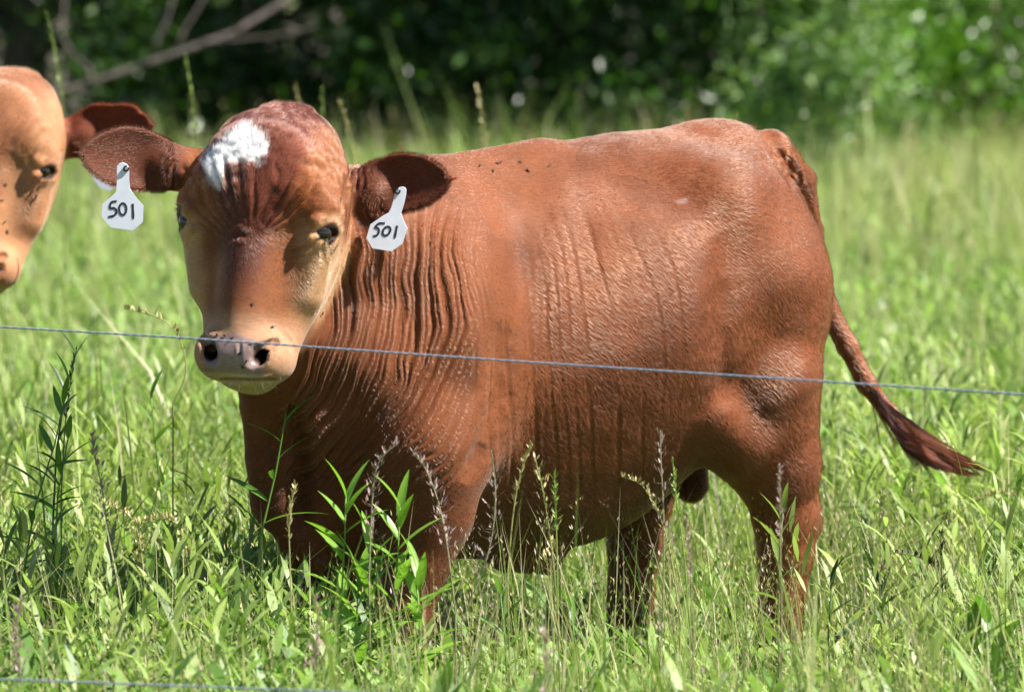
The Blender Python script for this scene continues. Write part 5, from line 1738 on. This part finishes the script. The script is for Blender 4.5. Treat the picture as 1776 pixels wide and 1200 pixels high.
SG = [('pale seeding grass crossing the bull\'s chest, nearest the dewlap', [(505, 1060), (503, 980), (500, 900), (512, 840)], 10.2, 'tan', 'spike'),
      ('nodding pinkish panicle below the neck folds, leftmost of a cluster', [(640, 1000), (644, 880), (652, 800), (690, 768)], 10.2, 'purple', 'panicle'),
      ('pinkish panicle arching right over the near shoulder', [(790, 1060), (770, 900), (742, 815), (716, 782)], 10.2, 'purple', 'panicle'),
      ('loose pink panicle in front of the near elbow', [(800, 1080), (850, 960), (862, 860), (852, 780)], 10.2, 'purple', 'loose'),
      ('thin seed stem leaning right before the dark belly', [(880, 1000), (890, 880), (905, 810), (924, 770)], 10.2, 'tan', 'spike'),
      ('speckled seed stem before the dark belly, left of the straight one', [(968, 1060), (955, 930), (940, 840), (928, 795)], 10.2, 'tan', 'loose'),
      ('straight green grass stem before the belly with a bare tip', [(968, 1080), (966, 960), (964, 880), (961, 818)], 10.2, 'green', 'spike'),
      ('arched pale seed stem in front of the rear belly', [(1180, 1080), (1160, 930), (1120, 840), (1078, 826)], 10.3, 'tan', 'spike'),
      ('tiny reddish panicle against the flank below the wire', [(1150, 1060), (1152, 900), (1146, 800), (1145, 746)], 10.3, 'purple', 'loose'),
      ('yellow-green seed stem before the scrotum', [(1196, 1080), (1186, 950), (1172, 860), (1166, 792)], 10.3, 'green', 'spike'),
      ('blurred mauve seed head rising before the near hind leg', [(1356, 1100), (1354, 980), (1353, 890), (1352, 812)], 9.7, 'purple', 'spike'),
      ('black weathered seed head right of the tail tip', [(1640, 1150), (1636, 1050), (1633, 980), (1631, 925)], 10.6, 'dark', 'panicle'),
      ('black seed stalk low at the right edge', [(1740, 1160), (1700, 1080), (1712, 1010), (1732, 960)], 10.6, 'dark', 'loose'),
      ('dark thin seed stalk bending left at the right side', [(1660, 1100), (1640, 1000), (1600, 965), (1550, 958)], 10.6, 'dark', 'spike'),
      ('blackish seed spike at the far left above the dark weed', [(106, 860), (112, 740), (122, 660), (132, 608)], 10.9, 'dark', 'spike'),
      ('pale feathery panicle low at the left', [(250, 1000), (240, 920), (225, 890), (170, 870)], 10.5, 'tan', 'panicle'),
      ('pale feathery panicle left of the front legs', [(330, 1020), (320, 930), (300, 895), (230, 910)], 10.5, 'tan', 'panicle'),
      ('grey-mauve seed heads left of the wire plants', [(190, 960), (180, 860), (165, 790), (158, 750)], 10.7, 'purple', 'panicle'),
      ('pale dead stem lying left of the muzzle', [(300, 700), (330, 640), (300, 555), (215, 535)], 11.3, 'tan', 'spike'),
      ('tall blurred green stalk at the top left edge', [(112, 260), (110, 180), (95, 90), (80, 20)], 15.0, 'green', 'spike'),
      ('tall blurred green stalk above the bull\'s left-hand ear', [(340, 260), (338, 200), (328, 140), (322, 95)], 15.0, 'green', 'spike'),
      ('blurred pale seed head behind the poll, leftmost', [(540, 300), (530, 230), (522, 190), (512, 148)], 15.5, 'tan', 'spike'),
      ('blurred green stalk behind the poll, middle of three', [(566, 300), (562, 230), (560, 190), (558, 152)], 15.0, 'green', 'spike'),
      ('blurred pale seed head behind the poll, rightmost', [(622, 310), (608, 240), (598, 200), (586, 172)], 15.5, 'tan', 'spike'),
      ('blurred pale seed stalk above the withers', [(850, 320), (842, 260), (836, 200), (828, 152)], 15.5, 'tan', 'panicle'),
      ('blurred pale stalk right of the hind leg', [(1440, 1000), (1600, 930), (1720, 850), (1776, 862)], 11.8, 'tan', 'spike'),
      ('mauve seed heads at the bottom centre left', [(540, 1210), (548, 1130), (552, 1080), (548, 1040)], 9.6, 'purple', 'panicle'),
      ('mauve blurred seed head at the bottom centre', [(940, 1230), (948, 1170), (950, 1130), (940, 1090)], 9.3, 'purple', 'panicle'),
      ('mauve blurred seed head under the far hind leg', [(1200, 1200), (1204, 1100), (1198, 1000), (1192, 900)], 9.7, 'purple', 'spike'),
      ('mauve seed head at the bottom left corner', [(40, 1220), (30, 1130), (28, 1080), (36, 1040)], 9.5, 'purple', 'panicle')]
for a in SG: seed_grass(*a)
